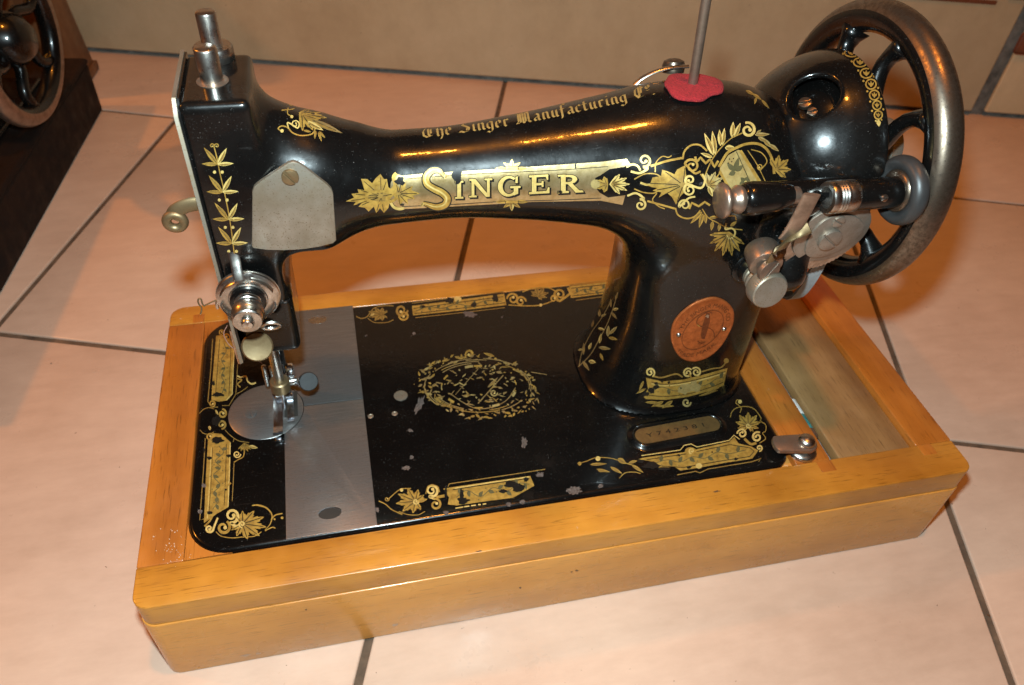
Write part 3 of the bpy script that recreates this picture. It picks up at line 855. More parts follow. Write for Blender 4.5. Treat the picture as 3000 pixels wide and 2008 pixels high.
# thread guide and knob behind the hump
g0 = on((1450, 190), 'y', 120); g1 = on((1545, 140), 'y', 128)
gp = [on(v, 'y', 126) for v in ((1450, 195), (1470, 178), (1500, 164), (1535, 155), (1575, 152))]
MB().tube(spline([tuple(p) for p in gp], 5), 1.7, 10, up=(0, 1, 0), flat=0.5).build('rear_thread_guide', 'nickel', mach)
MB().lathe([(0.01, -3), (6.0, -3), (6.4, 0.6), (5.6, 3.0), (3.0, 4.2), (0.01, 4.5)], tuple(on((1541, 153), 'y', 132)), (0, 0.3, 1), 32).build('rear_guide_screw', 'bronze', mach)

# ---------------------------------------------------------------- hand wheel
WX = 404.5
RO, RT = 81.6, 8.9
def torus(m, w0, w1, rmaj, rmin, n=160, k=14, cx=WX):
    vs = []; fs = []
    for i in range(n):
        U = 2 * math.pi * i / n
        for j in range(k + 1):
            W = w0 + (w1 - w0) * j / k
            vs.append((cx + rmin * math.sin(W), AX + (rmaj + rmin * math.cos(W)) * math.cos(U), WZ + 0.5 + (rmaj + rmin * math.cos(W)) * math.sin(U)))
    for i in range(n):
        i2 = (i + 1) % n
        for j in range(k):
            fs.append((i * (k + 1) + j, i * (k + 1) + j + 1, i2 * (k + 1) + j + 1, i2 * (k + 1) + j))
    return m.add(vs, fs)
wheel_parts = []
torus(MB(), -math.radians(72), math.radians(130), RO - RT, RT).build('wheel_rim', 'bronze', mach, sharp=180)
torus(MB(), math.radians(128), math.radians(290), RO - RT, RT + 0.12).build('wheel_rim_inside', 'enamel', mach, sharp=180)
for k in range(9):
    a = math.radians(60 + 40 * k)
    er = Vector((0, math.cos(a), math.sin(a))); et = Vector((0, -math.sin(a), math.cos(a)))
    ctr = Vector((WX, AX, WZ + 0.5))
    pts = []; rads = []
    for t in np.linspace(0, 1, 13):
        r = 15 + (RO - 2 * RT + 2.5 - 15) * t
        sw = 6.5 * math.sin(t * 2 * math.pi - 0.4) * (1 - 0.3 * t)
        pts.append(ctr + er * r + et * sw + Vector((-4 + 4 * t * t - 5 * math.sin(math.pi * t), 0, 0)))
        rads.append(4.9 + 4.5 * max(0, (t - 0.80) / 0.20) ** 2 + 3.0 * max(0, (0.3 - t) / 0.3) ** 2)
    MB().tube(pts, rads, 16, flat=0.85, up=(1, 0, 0)).build('wheel_spoke', 'enamel', mach, sharp=180)
MB().lathe([(0.01, -26), (14, -26), (17, -24), (17.5, -10), (22, -4), (23, 4), (20, 9), (14, 12), (13, 14), (0.01, 14)], (WX, AX, WZ + 0.5), (1, 0, 0), 56).build('wheel_hub', 'enamel', mach, sharp=60)
MB().lathe([(0.01, 14), (15, 14), (16.5, 15), (16.5, 21), (15.5, 22.5), (0.01, 23)], (WX, AX, WZ + 0.5), (1, 0, 0), knurl=(2, 3, 0.4, 60)).build('clutch_knob', 'nickel_matt', mach)
# pulley that carries the belt
MB().lathe([(10, -13), (43.5, -13), (44, -12), (44, -10.5), (41, -9), (41, -2), (44, -0.5), (44, 0.5), (43, 1), (10, 1)], (380, AX, WZ), (1, 0, 0), 72).build('belt_pulley', 'enamel', mach, sharp=40)
for k in range(2):
    MB().cyl((366, AX - 8 + 4 * k, WZ + 21 - k), (373, AX - 8 + 4 * k, WZ + 21 - k), 4.2 - k, 20).build('hub_screw', 'brownsteel', mach)

# belt guard: bell shaped shell around the upper half of the pulley with a round window
def guard_r(x):
    return smooth_interp(x, [334, 340, 343, 347, 353, 361, 370, 380, 386, 392], [8, 26, 33, 38.5, 44, 49, 52.8, 54.8, 54.9, 54.5])
GC = WZ + 1.5
def f_guard0(x, y, z):
    rho = np.sqrt((y - AX) ** 2 + (z - GC) ** 2)
    return (rho - guard_r(np.clip(x, 334, 392))) * 0.75
def first_hit(v, fn):
    dd = ray(v); dd = dd / np.linalg.norm(dd); t = 300.0
    for _ in range(400):
        p = CAM * 1000 + dd * t
        q = max(float(fn(np.array(p[0]), np.array(p[1]), np.array(p[2]))), 334.5 - p[0] if p[0] < 334.5 else -1e9)
        if q < 0.02:
            return p
        t += max(q * 0.8, 0.05)
    return p
WIN = first_hit((1860, 214), f_guard0)
def f_guard(x, y, z):
    o = f_guard0(x, y, z)
    i = (np.sqrt((y - AX) ** 2 + (z - GC) ** 2) - (guard_r(np.clip(x, 334, 392)) - 4.4)) * 0.75
    i = np.maximum(i, 352.0 - x)
    d = smax(o, -i, 2.0)
    d = smax(d, x - 387, 1.5)
    d = smax(d, 340.5 - x, 2.5)
    # lower edge: climbs towards the wheel at the front
    e = (GC - 32 + (x - 334) * 0.88) - z + np.where(y > AX, -(y - AX) * 0.3, 0)
    d = smax(d, e * 0.75, 2.5)
    w_ = np.sqrt((x - WIN[0]) ** 2 + (y - WIN[1]) ** 2 + ((z - WIN[2]) * 0.95) ** 2) - 13.0
    return smax(d, -w_, 2.5)
Pg, Fg = surface_net(f_guard, (331, 42, 128), (390, 160, 226), 1.2)
m = MB(); m.v = [tuple(p) for p in Pg]; m.f = [tuple(q) for q in Fg.tolist()]
guard = m.build('belt_guard', 'enamel', mach, sharp=180)
bvh_guard = BVHTree.FromPolygons([Vector(p) for p in Pg], [tuple(q) for q in Fg.tolist()])
# dark inner casing seen through the window
MB().lathe([(18, 0), (26, 2), (34, 8), (39, 15), (42.5, 24), (44.5, 35)], (347, AX, GC), (1, 0, 0), 70, arc=(-0.25, math.pi + 0.3)).build('inner_casing', 'enamel_bed', mach, sharp=180)
for vv, rr in (((1842, 238), 3.4), (((1858), 258), 2.6)):
    hp = first_hit(vv, lambda x, y, z: np.sqrt((y - AX) ** 2 + (z - GC) ** 2) - 38.0)
    nv = Vector((-0.5, hp[1] - AX, hp[2] - GC)).normalized(); nv = Vector((-0.45, nv.y, nv.z)).normalized()
    slot_screw('casing_screw', Vector(tuple(hp)) - nv * 1.0, nv, rr, 2.6, 'bronze', mach, 0.8, 0.7)
# neck under the guard
MB().lathe([(22, 0), (26.5, 1), (27.5, 4), (25.5, 7), (24.5, 9), (26.5, 11), (26.5, 16), (24, 19), (20, 20)], (346, AX, WZ), (1, 0, 0), 64).build('arm_collar', 'enamel', mach, sharp=60)

# ---------------------------------------------------------------- drive belt hanging loosely on the pulley
bp = on((1862, 628), 'x', 374)
bb = on((1800, 640), 'x', 374)
pts = []
for a in np.linspace(-20, 200, 40):
    pts.append((374, AX + 42.3 * math.cos(math.radians(a)), WZ + 42.3 * math.sin(math.radians(a))))
zl = min(bp[2], bb[2]); ylow = bp[1]
low = [(374, AX - 47, WZ - 45), (373, AX - 38, WZ - 80), (372, AX - 10, zl - 1), (371, AX + 14, zl + 6), (373, AX + 38, WZ - 70), (374, AX + 44, WZ - 40)]
loop = spline([tuple(p) for p in pts[::3]] + low, 6, closed=True)
vs = []; fs = []
n = len(loop)
for i, p in enumerate(loop):
    d = (Vector(loop[(i + 1) % n]) - Vector(loop[i - 1])).normalized()
    nn = d.cross(Vector((1, 0, 0))).normalized()
    for sx, sn in ((-4.2, -0.9), (4.2, -0.9), (4.2, 0.9), (-4.2, 0.9)):
        vs.append(Vector(p) + Vector((sx, 0, 0)) + nn * sn)
for i in range(n):
    j = (i + 1) % n
    for k in range(4):
        fs.append((i * 4 + k, i * 4 + (k + 1) % 4, j * 4 + (k + 1) % 4, j * 4 + k))
belt = MB().add(vs, fs).build('drive_belt', 'belt', None, sharp=40)
tag(belt, 'loose pale grey drive belt looped over the pulley beside the spoked wheel', 'belt')

# ---------------------------------------------------------------- bobbin winder
YW = 40.0
XA = (1, 0, 0)
ZW = 179.5
MB().lathe([(0.01, -0.5), (6.6, -0.5), (8.6, 0.6), (9.0, 1.8), (8.4, 3.0), (5.6, 4.2), (4.9, 6.0), (6.0, 7.6), (7.2, 9.0), (7.2, 10.5), (6.4, 12.0), (0.01, 12)], (289.0, YW, ZW), XA, 48).build('winder_knob', 'brownsteel', mach, sharp=60)
MB().lathe([(0.01, 0), (6.8, 0), (8.4, 2.5), (8.6, 6), (7.8, 18), (6.2, 25), (5.4, 27), (0.01, 27)], (300.8, YW, ZW), XA, 40).build('winder_sleeve', 'enamel', mach, sharp=60)
MB().cyl((325, YW, ZW - 0.2), (332.5, YW, ZW - 0.4), 4.6, 28, 1.0).build('winder_tip', 'brownsteel', mach)
MB().cyl((316, YW + 5, ZW - 3), (372, YW + 6, ZW - 4), 7.4, 28, 2.5).build('winder_frame_bar', 'enamel', mach)
MB().lathe([(5.4, 0), (7.8, 0), (8.2, 0.8), (8.2, 3.4), (7.9, 4.0), (8.3, 4.8), (7.9, 5.6), (8.3, 6.4), (7.9, 7.2), (8.3, 8.0), (7.9, 8.8), (8.2, 9.6), (8.2, 14.6), (7.2, 15.6), (5.4, 15.6), (5.4, 0)], (344.5, YW - 6, ZW + 1), XA, 48).build('winder_chuck', 'nickel', mach, sharp=50)
MB().cyl((349.5, YW - 6, ZW + 1), (350.5, YW - 6, ZW + 1), 5.3, 28, 0.1).build('chuck_bore_shade', 'hole_shade', mach)  # disc closing the bore, its dark colour painted as shade
MB().lathe([(0.01, 0), (7.6, 0), (8.0, 1.0), (8.0, 24), (7.4, 25), (0.01, 25)], (359.8, YW - 5.6, ZW + 0.8), XA, 40).build('winder_barrel', 'enamel', mach, sharp=50)
slot_screw('barrel_screw', (372, YW - 13.2, ZW + 3.2), (0, -0.95, 0.3), 1.9, 1.2, 'nickel', mach, 0.5)
TX, TY, TZ = 388.5, YW - 3, ZW - 0.5
MB().lathe([(0.01, -3.0), (9.6, -3.0), (11.2, -1.6), (11.8, 1.0), (11.8, 4.8), (0.01, 4.8)], (TX, TY, TZ), XA, 48).build('tyre_core', 'bronze', mach, sharp=50)
ty_v = MB()
vs = []; fs = []
nU, nW = 72, 14
for i in range(nU):
    U = 2 * math.pi * i / nU
    for j in range(nW):
        W = 2 * math.pi * j / nW
        rr_ = 14.0 + 4.2 * math.cos(W)
        vs.append((TX + 1.6 + 4.6 * math.sin(W), TY + rr_ * math.cos(U), TZ + rr_ * math.sin(U)))
for i in range(nU):
    for j in range(nW):
        i2, j2 = (i + 1) % nU, (j + 1) % nW
        fs.append((i * nW + j, i * nW + j2, i2 * nW + j2, i2 * nW + j))
ty_v.add(vs, fs).build('rubber_tyre', 'rubber', mach, sharp=180)
# worm gear with its heart shaped cover
gc = on((1893, 541), 'y', 38)
gx, gz = gc[0], gc[2]
NF = (0.04, -0.99, -0.09)
MB().lathe([(0.01, 0), (24.5, 0), (25.4, 0.8), (25.4, 4.6), (24.6, 5.4), (0.01, 5.4)], (gx, 44.5, gz), NF, knurl=(1, 4, 0.9, 64)).build('worm_gear', 'nickel', mach, sharp=30)
u, w, a = frame(NF)
poly = []
for t in [2 * math.pi * k / 60 for k in range(60)]:
    r = 21 + 3.0 * math.cos(t - 0.9) + 1.2 * math.cos(2 * t)
    poly.append((r * math.cos(t), r * math.sin(t)))
MB().prism(poly, Vector((gx, 44.5, gz)) + a * 5.6, u, w, 1.4, 0.4).build('heart_cam', 'nickel_disc', mach)
poly = [(16.5 * math.cos(t) + 2 * math.cos(2 * t), 15 * math.sin(t)) for t in [2 * math.pi * k / 48 for k in range(48)]]
MB().prism(poly, Vector((gx + 1.5, 44.5, gz + 1.5)) + a * 7.1, u, w, 1.2, 0.4).build('gear_cover', 'nickel_disc', mach)
q = on((1898, 548), 'y', 35)
slot_screw('gear_screw', (q[0], 36.2, q[2]), NF, 6.6, 2.6, 'nickel_disc', mach, 1.0, 2.45)
q = on((1919, 507), 'y', 35)
slot_screw('gear_screw', (q[0], 36.4, q[2]), NF, 3.7, 2.2, 'nickel_disc', mach, 0.7, 2.6)
# thread guide lever of the winder
def strip(name, vpts, ydep, half, mat, th=1.5):
    pts = [on(v, 'y', y) for v, y in zip(vpts, ydep)]
    m = MB().tube(spline([tuple(p) for p in pts], 5), half, 14, flat=0.22, up=None)
    return m
lev = [(1858, 445), (1835, 490), (1812, 530), (1798, 548)]
pts = spline([tuple(on(v, 'y', y)) for v, y in zip(lev, (24, 27, 30, 32))], 5)
MB().tube(pts, 4.3, 14, up=(0.8, -0.3, 0.3), flat=0.25).build('winder_lever', 'brownsteel', mach)
lev = [(1852, 520), (1820, 536), (1795, 560), (1770, 590), (1745, 615)]
pts = spline([tuple(on(v, 'y', y)) for v, y in zip(lev, (27, 29, 31, 33, 36))], 5)
MB().tube(pts, [3.2] * 6 + [5.2] * 6 + [6.2] * 6 + [5.0] * 3, 14, up=(0.5, 0.0, 0.8), flat=0.3).build('winder_bracket', 'brassy', mach)
q = on((1782, 577), 'y', 30)
MB().lathe([(0.01, 0), (4.2, 0), (4.2, 0.6), (2.6, 0.7), (2.6, 1.6), (0.01, 1.8)], (q[0], 30, q[2]), (0.1, -0.9, 0.3), 28).build('bracket_pin', 'chrome', mach)
q = on((1752, 606), 'y', 34)
MB().cyl((q[0] + 2, 46, q[2] + 2), (q[0], 33, q[2]), 9.2, 36, 1.5).build('bracket_boss', 'brownsteel', mach)
slot_screw('bracket_screw', (on((1762, 612), 'y', 30)[0], 32, on((1762, 612), 'y', 30)[2] - 3), (0.15, -0.95, 0.1), 6.4, 3.0, 'brownsteel', mach, 1.0, 0.9)
# cast bracket of the winder on the pillar
def f_br(x, y, z):
    a = sd_caps(x, y, z, (334, 66, 150), (340, 46, 172), 13, 9)
    b = sd_caps(x, y, z, (340, 47, 172), (368, 46, 176), 9, 7)
    c = sd_caps(x, y, z, (338, 60, 140), (346, 42, 124), 11, 9)
    d = sd_caps(x, y, z, (346, 46, 126), (gx - 4, 47, gz), 8, 9)
    return smin(smin(smin(a, b, 8), c, 8), d, 8)
P2, F2 = surface_net(f_br, (315, 28, 104), (392, 86, 194), 1.5)
m = MB(); m.v = [tuple(p) for p in P2]; m.f = [tuple(q) for q in F2.tolist()]
m.build('winder_casting', 'enamel', mach, sharp=180)

# stitch length knob
kc = on((1764, 670), 'y', 26)
KN = Vector((0.04, -0.92, 0.12)).normalized()
kp = Vector(tuple(kc))
m = MB().lathe([(0.01, 0), (5.6, 0), (6.4, 1.0), (6.4, 3.4), (5.4, 4.6), (7.8, 6.2), (8.2, 8.0), (7.6, 9.6), (9.4, 11.0), (10.4, 12.2), (10.8, 13.4), (10.8, 18.6), (10.3, 19.8), (9.6, 20.4), (0.01, 20.6)], kp - KN * 20.6, KN, knurl=(11, 11, 0.35, 56))
m.build('stitch_knob', 'nickel_matt', mach, sharp=30)
back = kp - KN * 19
MB().cyl(back, back - KN * 26, 7.2, 32, 1.0).build('stitch_knob_stem', 'enamel', mach)
MB().lathe([(8.4, 0), (9.6, 1), (9.6, 3), (8.4, 4), (7, 4)], back - KN * 9, KN, 40).build('stem_collar', 'enamel', mach)

# round fixings in the bed
for v, r in (((917, 906), 4.6), ((903, 947), 1.9), ((848, 953), 1.9)):
    q = on(v, 'z', 0.0)
    MB().lathe([(0.01, 0.25), (r * 0.55, 0.22), (r * 0.7, 0.45), (r, 0.3), (r, -0.5)], (q[0], q[1], 0), (0, 0, 1), 32).build('bed_plug', 'nickel_matt', mach)

# raised serial number plate
def f_pad(x, y, z):
    t = np.clip((x - 283.0) / (330.0 - 283.0), 0, 1)
    d2 = np.sqrt((x - (283 + t * 47)) ** 2 + (y - 40.6) ** 2)
    return d2
sa = on((1462, 1000), 'z', 1.5); sb = on((1638, 968), 'z', 1.5)
SXA, SYA, SXB, SYB = sa[0] + 4, sa[1], sb[0] - 4, sb[1]
ang = math.atan2(SYB - SYA, SXB - SXA); L = math.hypot(SXB - SXA, SYB - SYA)
def stadium(r, L, n=16):
    out = []
    for k in range(n + 1):
        t = -math.pi / 2 + math.pi * k / n
        out.append((L + r * math.cos(t), r * math.sin(t)))
    for k in range(n + 1):
        t = math.pi / 2 + math.pi * k / n
        out.append((r * math.cos(t), r * math.sin(t)))
    return out
U_ = (math.cos(ang), math.sin(ang), 0); W_ = (-math.sin(ang), math.cos(ang), 0)
rings = [(11.5, 0.1), (10.4, 0.5), (9.4, 1.6), (8.6, 2.4), (7.6, 2.6), (6.8, 2.3), (6.3, 1.6)]
vs = []; fs = []
for r, z in rings:
    vs += [Vector((SXA, SYA, z)) + Vector(U_) * p[0] + Vector(W_) * p[1] for p in stadium(r, L)]
nn = len(stadium(1, L))
for i in range(len(rings) - 1):
    for k in range(nn):
        k2 = (k + 1) % nn
        fs.append((i * nn + k, i * nn + k2, (i + 1) * nn + k2, (i + 1) * nn + k))
MB().add(vs, fs).build('serial_plate_frame', 'enamel', mach, sharp=180)
serial = MB().prism(stadium(6.6, L), (SXA, SYA, 0.2), U_, W_, 1.5).build('serial_plate', 'dark_brass', mach)

# ================================================================ gold decals: thin flakes that follow the painted surfaces
def mat_gold(name, c1, c2, rough, metallic):
    m, nt, b = nodes(name)
    v = coords(nt)
    f = noise(nt, v, 260, 4, 0.65)
    c = ramp(nt, f, [(0.3, c2), (0.62, c1)])
    # fine crazing where the black shows through
    cr = ramp(nt, noise(nt, v, 700, 3, 0.7), [(0.66, (0, 0, 0)), (0.74, (0.7, 0.7, 0.7))])
    c = mix(nt, cr, c, (0.02, 0.015, 0.008))
    nt.links.new(c, b.inputs['Base Color'])
    b.inputs['Metallic'].default_value = metallic
    b.inputs['Roughness'].default_value = rough
    bump(nt, b, f, 0.12, 0.0006)
    return m
M['gold'] = mat_gold('gold_leaf', (0.54, 0.335, 0.072), (0.29, 0.165, 0.033), 0.34, 0.5)
M['gold_pale'] = mat_gold('pale_gold', (0.66, 0.48, 0.16), (0.48, 0.33, 0.09), 0.40, 0.35)
M['gold_dark'] = mat_gold('dark_gold', (0.34, 0.21, 0.05), (0.22, 0.125, 0.03), 0.42, 0.4)
M['gold_olive'] = mat_gold('olive_gold', (0.42, 0.315, 0.12), (0.29, 0.205, 0.07), 0.45, 0.4)
M['gold_faint'] = mat_gold('faded_gold', (0.30, 0.20, 0.075), (0.17, 0.105, 0.035), 0.45, 0.35)
M['gold_plate'] = mat_gold('gold_plate', (0.62, 0.475, 0.24), (0.43, 0.30, 0.12), 0.30, 0.85)
M['gold_text'] = mat_gold('gold_text', (0.44, 0.29, 0.09), (0.30, 0.19, 0.055), 0.4, 0.4)
M['ink'] = mat_enamel('black_line', (0.008, 0.007, 0.006), 0.3)
M['ink_olive'] = mat_plain('olive_ink', (0.05, 0.045, 0.015), (0.09, 0.075, 0.03), 0.5, 300, 0.05)
M['chip'] = mat_plain('bare_chip', (0.04, 0.027, 0.021), (0.15, 0.11, 0.092), 0.5, 700, 0.8, 0.002)

def P_body(bvh):
    def f(v, off):
        d = ray(v); o = Vector(CAM * 1000); dv = Vector(d).normalized()
        h = bvh.ray_cast(o, dv)
        if h[0] is None:
            return None
        n = h[1]
        if n.dot(dv) > 0:
            n = -n
        if -n.dot(dv) < 0.06:
            return None
        return h[0] + n * off
    return f
def P_bed(v, off):
    p = on(v, 'z', 0.0)
    return Vector((p[0], p[1], off))
def resample(P, step):
    out = [tuple(P[0])]
    for a, b in zip(P[:-1], P[1:]):
        L_ = math.hypot(b[0] - a[0], b[1] - a[1]); k = max(1, int(math.ceil(L_ / step)))
        for i in range(1, k + 1):
            out.append((a[0] + (b[0] - a[0]) * i / k, a[1] + (b[1] - a[1]) * i / k))
    return out
class Deco:
    def __init__(self, proj, zoom, grid=8.0):
        self.proj = proj; self.grid = grid; self.mbs = {}; self.k = 0; self.set(zoom)
    def set(self, zoom):
        x0, y0, x1, wout = zoom
        self.zx, self.zy, self.zk = x0, y0, (x1 - x0) / wout
        return self
    def mp(self, p):
        return ((self.zx + p[0] * self.zk) / SV, (self.zy + p[1] * self.zk) / SV)
    def _off(self, layer):
        self.k += 1
        return 0.09 + 0.055 * layer + 0.0004 * (self.k % 60)
    def poly(self, pts, mat='gold', layer=0):
        V = [self.mp(p) for p in pts]
        if self.grid:
            V = resample(V + [V[0]], 6.0)[:-1]
        off = self._off(layer)
        n = len(V)
        co = [Vector(p) for p in V]
        ed = [(i, (i + 1) % n) for i in range(n)]
        if self.grid:
            xs = [p[0] for p in V]; ys = [p[1] for p in V]; g = self.grid
            gx_ = np.arange(min(xs) + g / 2, max(xs), g); gy_ = np.arange(min(ys) + g / 2, max(ys), g)
            if len(gx_) * len(gy_) < 1500:
                co += [Vector((a, b)) for a in gx_ for b in gy_]
        r = delaunay_2d_cdt(co, ed, [], 1, 1e-4)
        P = [self.proj(tuple(p), off) for p in r[0]]
        self._add(P, [tuple(f) for f in r[2]], mat)
    def _add(self, P, F, mat):
        mb = self.mbs.setdefault(mat, MB())
        ok = {i: None for i, p in enumerate(P) if p is not None}
        vs = []
        for i in ok:
            ok[i] = len(vs); vs.append(P[i])
        mb.add(vs, [tuple(ok[i] for i in f) for f in F if all(i in ok for i in f)])
    def stroke(self, pts, w, mat='gold', layer=0, sm=6, closed=False, taper=False):
        P = spline(pts, sm, closed) if sm else list(pts)
        if self.grid:
            P = resample(P + ([P[0]] if closed else []), 6.0 * SV / self.zk)
            if closed:
                P = P[:-1]
        n = len(P); off = self._off(layer); A = []; B = []
        ws = w if isinstance(w, (list, tuple)) else None
        for i in range(n):
            p = np.array(P[i])
            d = np.array(P[(i + 1) % n if closed else min(i + 1, n - 1)]) - np.array(P[i - 1 if (closed or i) else 0])
            L = np.hypot(*d) or 1
            nn = np.array([-d[1], d[0]]) / L
            t = i / max(1, n - 1)
            ww = np.interp(t, np.linspace(0, 1, len(ws)), ws) if ws else w
            if taper:
                ww *= 0.25 + 0.75 * math.sin(math.pi * min(1, max(0, 0.15 + 0.85 * t)))
            A.append(self.mp(p + nn * ww / 2)); B.append(self.mp(p - nn * ww / 2))
        V = A + B
        Q = [self.proj(v, off) for v in V]
        F = [(i, (i + 1) % n, n + (i + 1) % n, n + i) for i in range(n if closed else n - 1)]
        self._add(Q, F, mat)
    def dot(self, c, r, mat='gold', layer=0, ry=None):
        ry = ry or r
        self.poly([(c[0] + r * math.cos(t), c[1] + ry * math.sin(t)) for t in [2 * math.pi * k / 14 for k in range(14)]], mat, layer)
    def blob(self, c, rx, ry, mat='ink', layer=3, seed=0, ang=0.0, n=18, rough=0.3):
        rg = random.Random(seed * 7 + int(c[0]))
        pts = []
        for k in range(n):
            t = 2 * math.pi * k / n; q = 1 + rg.uniform(-rough, rough)
            x = rx * math.cos(t) * q; y = ry * math.sin(t) * q
            pts.append((c[0] + x * math.cos(ang) - y * math.sin(ang), c[1] + x * math.sin(ang) + y * math.cos(ang)))
        self.poly(pts, mat, layer)
    def leaf(self, a, b, w, mat='gold', layer=0, vein=True):
        a = np.array(a, float); b = np.array(b, float); d = b - a; L = np.hypot(*d); n = np.array([-d[1], d[0]]) / L
        pts = []
        for t in (0, 0.15, 0.35, 0.55, 0.75, 0.9):
            pts.append(tuple(a + d * t + n * w / 2 * math.sin(math.pi * t ** 0.8) * 1.0))
        pts.append(tuple(b))
        for t in (0.9, 0.75, 0.55, 0.35, 0.15):
            pts.append(tuple(a + d * t - n * w / 2 * math.sin(math.pi * t ** 0.8)))
        self.poly(pts, mat, layer)
        if vein and w > 7:
            self.stroke([tuple(a + d * 0.1), tuple(a + d * 0.8)], max(1.2, w * 0.10), 'ink', layer + 1, sm=0)
            # shaded half
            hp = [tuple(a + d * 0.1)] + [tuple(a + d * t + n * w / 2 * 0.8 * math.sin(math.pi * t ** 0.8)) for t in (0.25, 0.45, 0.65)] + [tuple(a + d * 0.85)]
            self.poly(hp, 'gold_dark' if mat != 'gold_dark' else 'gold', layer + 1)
    def acanthus(self, c, ang, R, lobes=7, spread=220, mat='gold', layer=0, squash=1.0, core=True):
        a0 = math.radians(ang - spread / 2); a1 = math.radians(ang + spread / 2); am = math.radians(ang)
        pts = []; tips = []
        for i in range(lobes):
            t = (i + 0.5) / lobes; a = a0 + (a1 - a0) * t
            rt = R * (0.72 + 0.28 * math.cos((a - am) * 0.9))
            da = (a1 - a0) / lobes
            for f, q in ((-0.5, 0.56), (-0.34, 0.78), (-0.22, 0.76), (-0.10, 0.92), (0, 1.0), (0.10, 0.92), (0.22, 0.76), (0.34, 0.78)):
                aa = a + f * da
                pts.append((c[0] + rt * q * math.cos(aa), c[1] + rt * q * math.sin(aa) * squash))
            tips.append((a, rt))
        aa = a1
        pts.append((c[0] + R * 0.5 * math.cos(aa), c[1] + R * 0.5 * math.sin(aa) * squash))
        if spread < 350:
            pts.append((c[0] - R * 0.12 * math.cos(am), c[1] - R * 0.12 * math.sin(am)))
        self.poly(pts, mat, layer)
        if core:
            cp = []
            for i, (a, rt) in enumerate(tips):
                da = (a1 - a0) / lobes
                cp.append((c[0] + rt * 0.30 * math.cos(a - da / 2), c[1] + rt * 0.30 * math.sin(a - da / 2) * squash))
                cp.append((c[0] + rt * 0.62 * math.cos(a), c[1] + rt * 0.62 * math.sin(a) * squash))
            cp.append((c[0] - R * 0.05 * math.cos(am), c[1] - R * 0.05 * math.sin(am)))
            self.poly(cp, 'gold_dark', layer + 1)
        for a, rt in tips:
            self.stroke([(c[0] + rt * 0.12 * math.cos(a), c[1] + rt * 0.12 * math.sin(a) * squash), (c[0] + rt * 0.86 * math.cos(a), c[1] + rt * 0.86 * math.sin(a) * squash)], max(1.6, R * 0.03), 'ink', layer + 2, sm=0)
    def traced(self, pts, c, mat='gold', layer=1):
        self.poly(pts, mat, layer)
        c = np.array(c, float)
        self.poly([tuple(c + (np.array(p) - c) * (0.58 if i % 2 else 0.46)) for i, p in enumerate(pts)], 'gold_dark', layer + 1)
        n = len(pts)
        for i in range(n):
            p = np.array(pts[i]); a = np.hypot(*(p - c))
            if a > np.hypot(*(np.array(pts[i - 1]) - c)) and a > np.hypot(*(np.array(pts[(i + 1) % n]) - c)):
                self.stroke([tuple(c + (p - c) * 0.12), tuple(c + (p - c) * 0.85)], 4.5, 'ink', layer + 2, sm=0)
    def scroll(self, c, r, a0=0, turns=1.3, w=10, mat='gold', layer=0, cw=1, tail=None):
        pts = []
        n = int(16 * turns)
        for i in range(n + 1):
            t = i / n
            rr = r * (1 - 0.72 * t)
            a = math.radians(a0) + cw * 2 * math.pi * turns * t
            pts.append((c[0] + rr * math.cos(a), c[1] + rr * math.sin(a)))
        if tail:
            pts = spline(list(tail) + [pts[0]], 4)[:-1] + pts
        self.stroke(pts, [w * 0.8, w, w * 0.8, w * 0.55], mat, layer, sm=2)
        self.dot(pts[-1], w * 0.62, 'gold_pale', layer + 1)
    def vine(self, pts, leaf, seed=1, w=3, mat='ink_olive', layer=2, n=6):
        self.stroke(pts, w, mat, layer)
        P = spline(pts, 8); rg = random.Random(seed)
        for k in range(n):
            i = int((k + 0.6) / n * (len(P) - 2)); p = np.array(P[i]); d = np.array(P[i + 1]) - p; d = d / (np.hypot(*d) or 1)
            s = 1 if k % 2 else -1
            q = p + leaf * (0.5 * d + s * 0.8 * np.array([-d[1], d[0]]))
            self.leaf(tuple(p), tuple(q), leaf * 0.55, mat, layer, vein=False)
            self.dot(tuple(p - s * leaf * 0.5 * np.array([-d[1], d[0]])), w * 0.9, mat, layer)
    def build(self, parent, name, label=None):
        for mat, mb in self.mbs.items():
            if mb.f:
                o = mb.build(name, mat, parent, sharp=180)
                if name != 'letter':
                    o['kind'] = 'stuff'
                if label:
                    o['label'] = label

ZA = (950, 200, 1900, 2343); ZB = (1700, 0, 2300, 1176); ZH = (450, 0, 1200, 1470); ZN = (450, 700, 1200, 1238)
ZP = (1600, 750, 2400, 1792); ZM = (1000, 800, 1800, 1568); ZL = (560, 940, 760, 506); ZF = (300, 1400, 1500, 2343); ZG = (2250, 80, 2650, 1254)
ZV = (0, 0, 3000, 2343); ZC = (1940, 850, 2180, 1636)
PB = P_body(bvh_body)

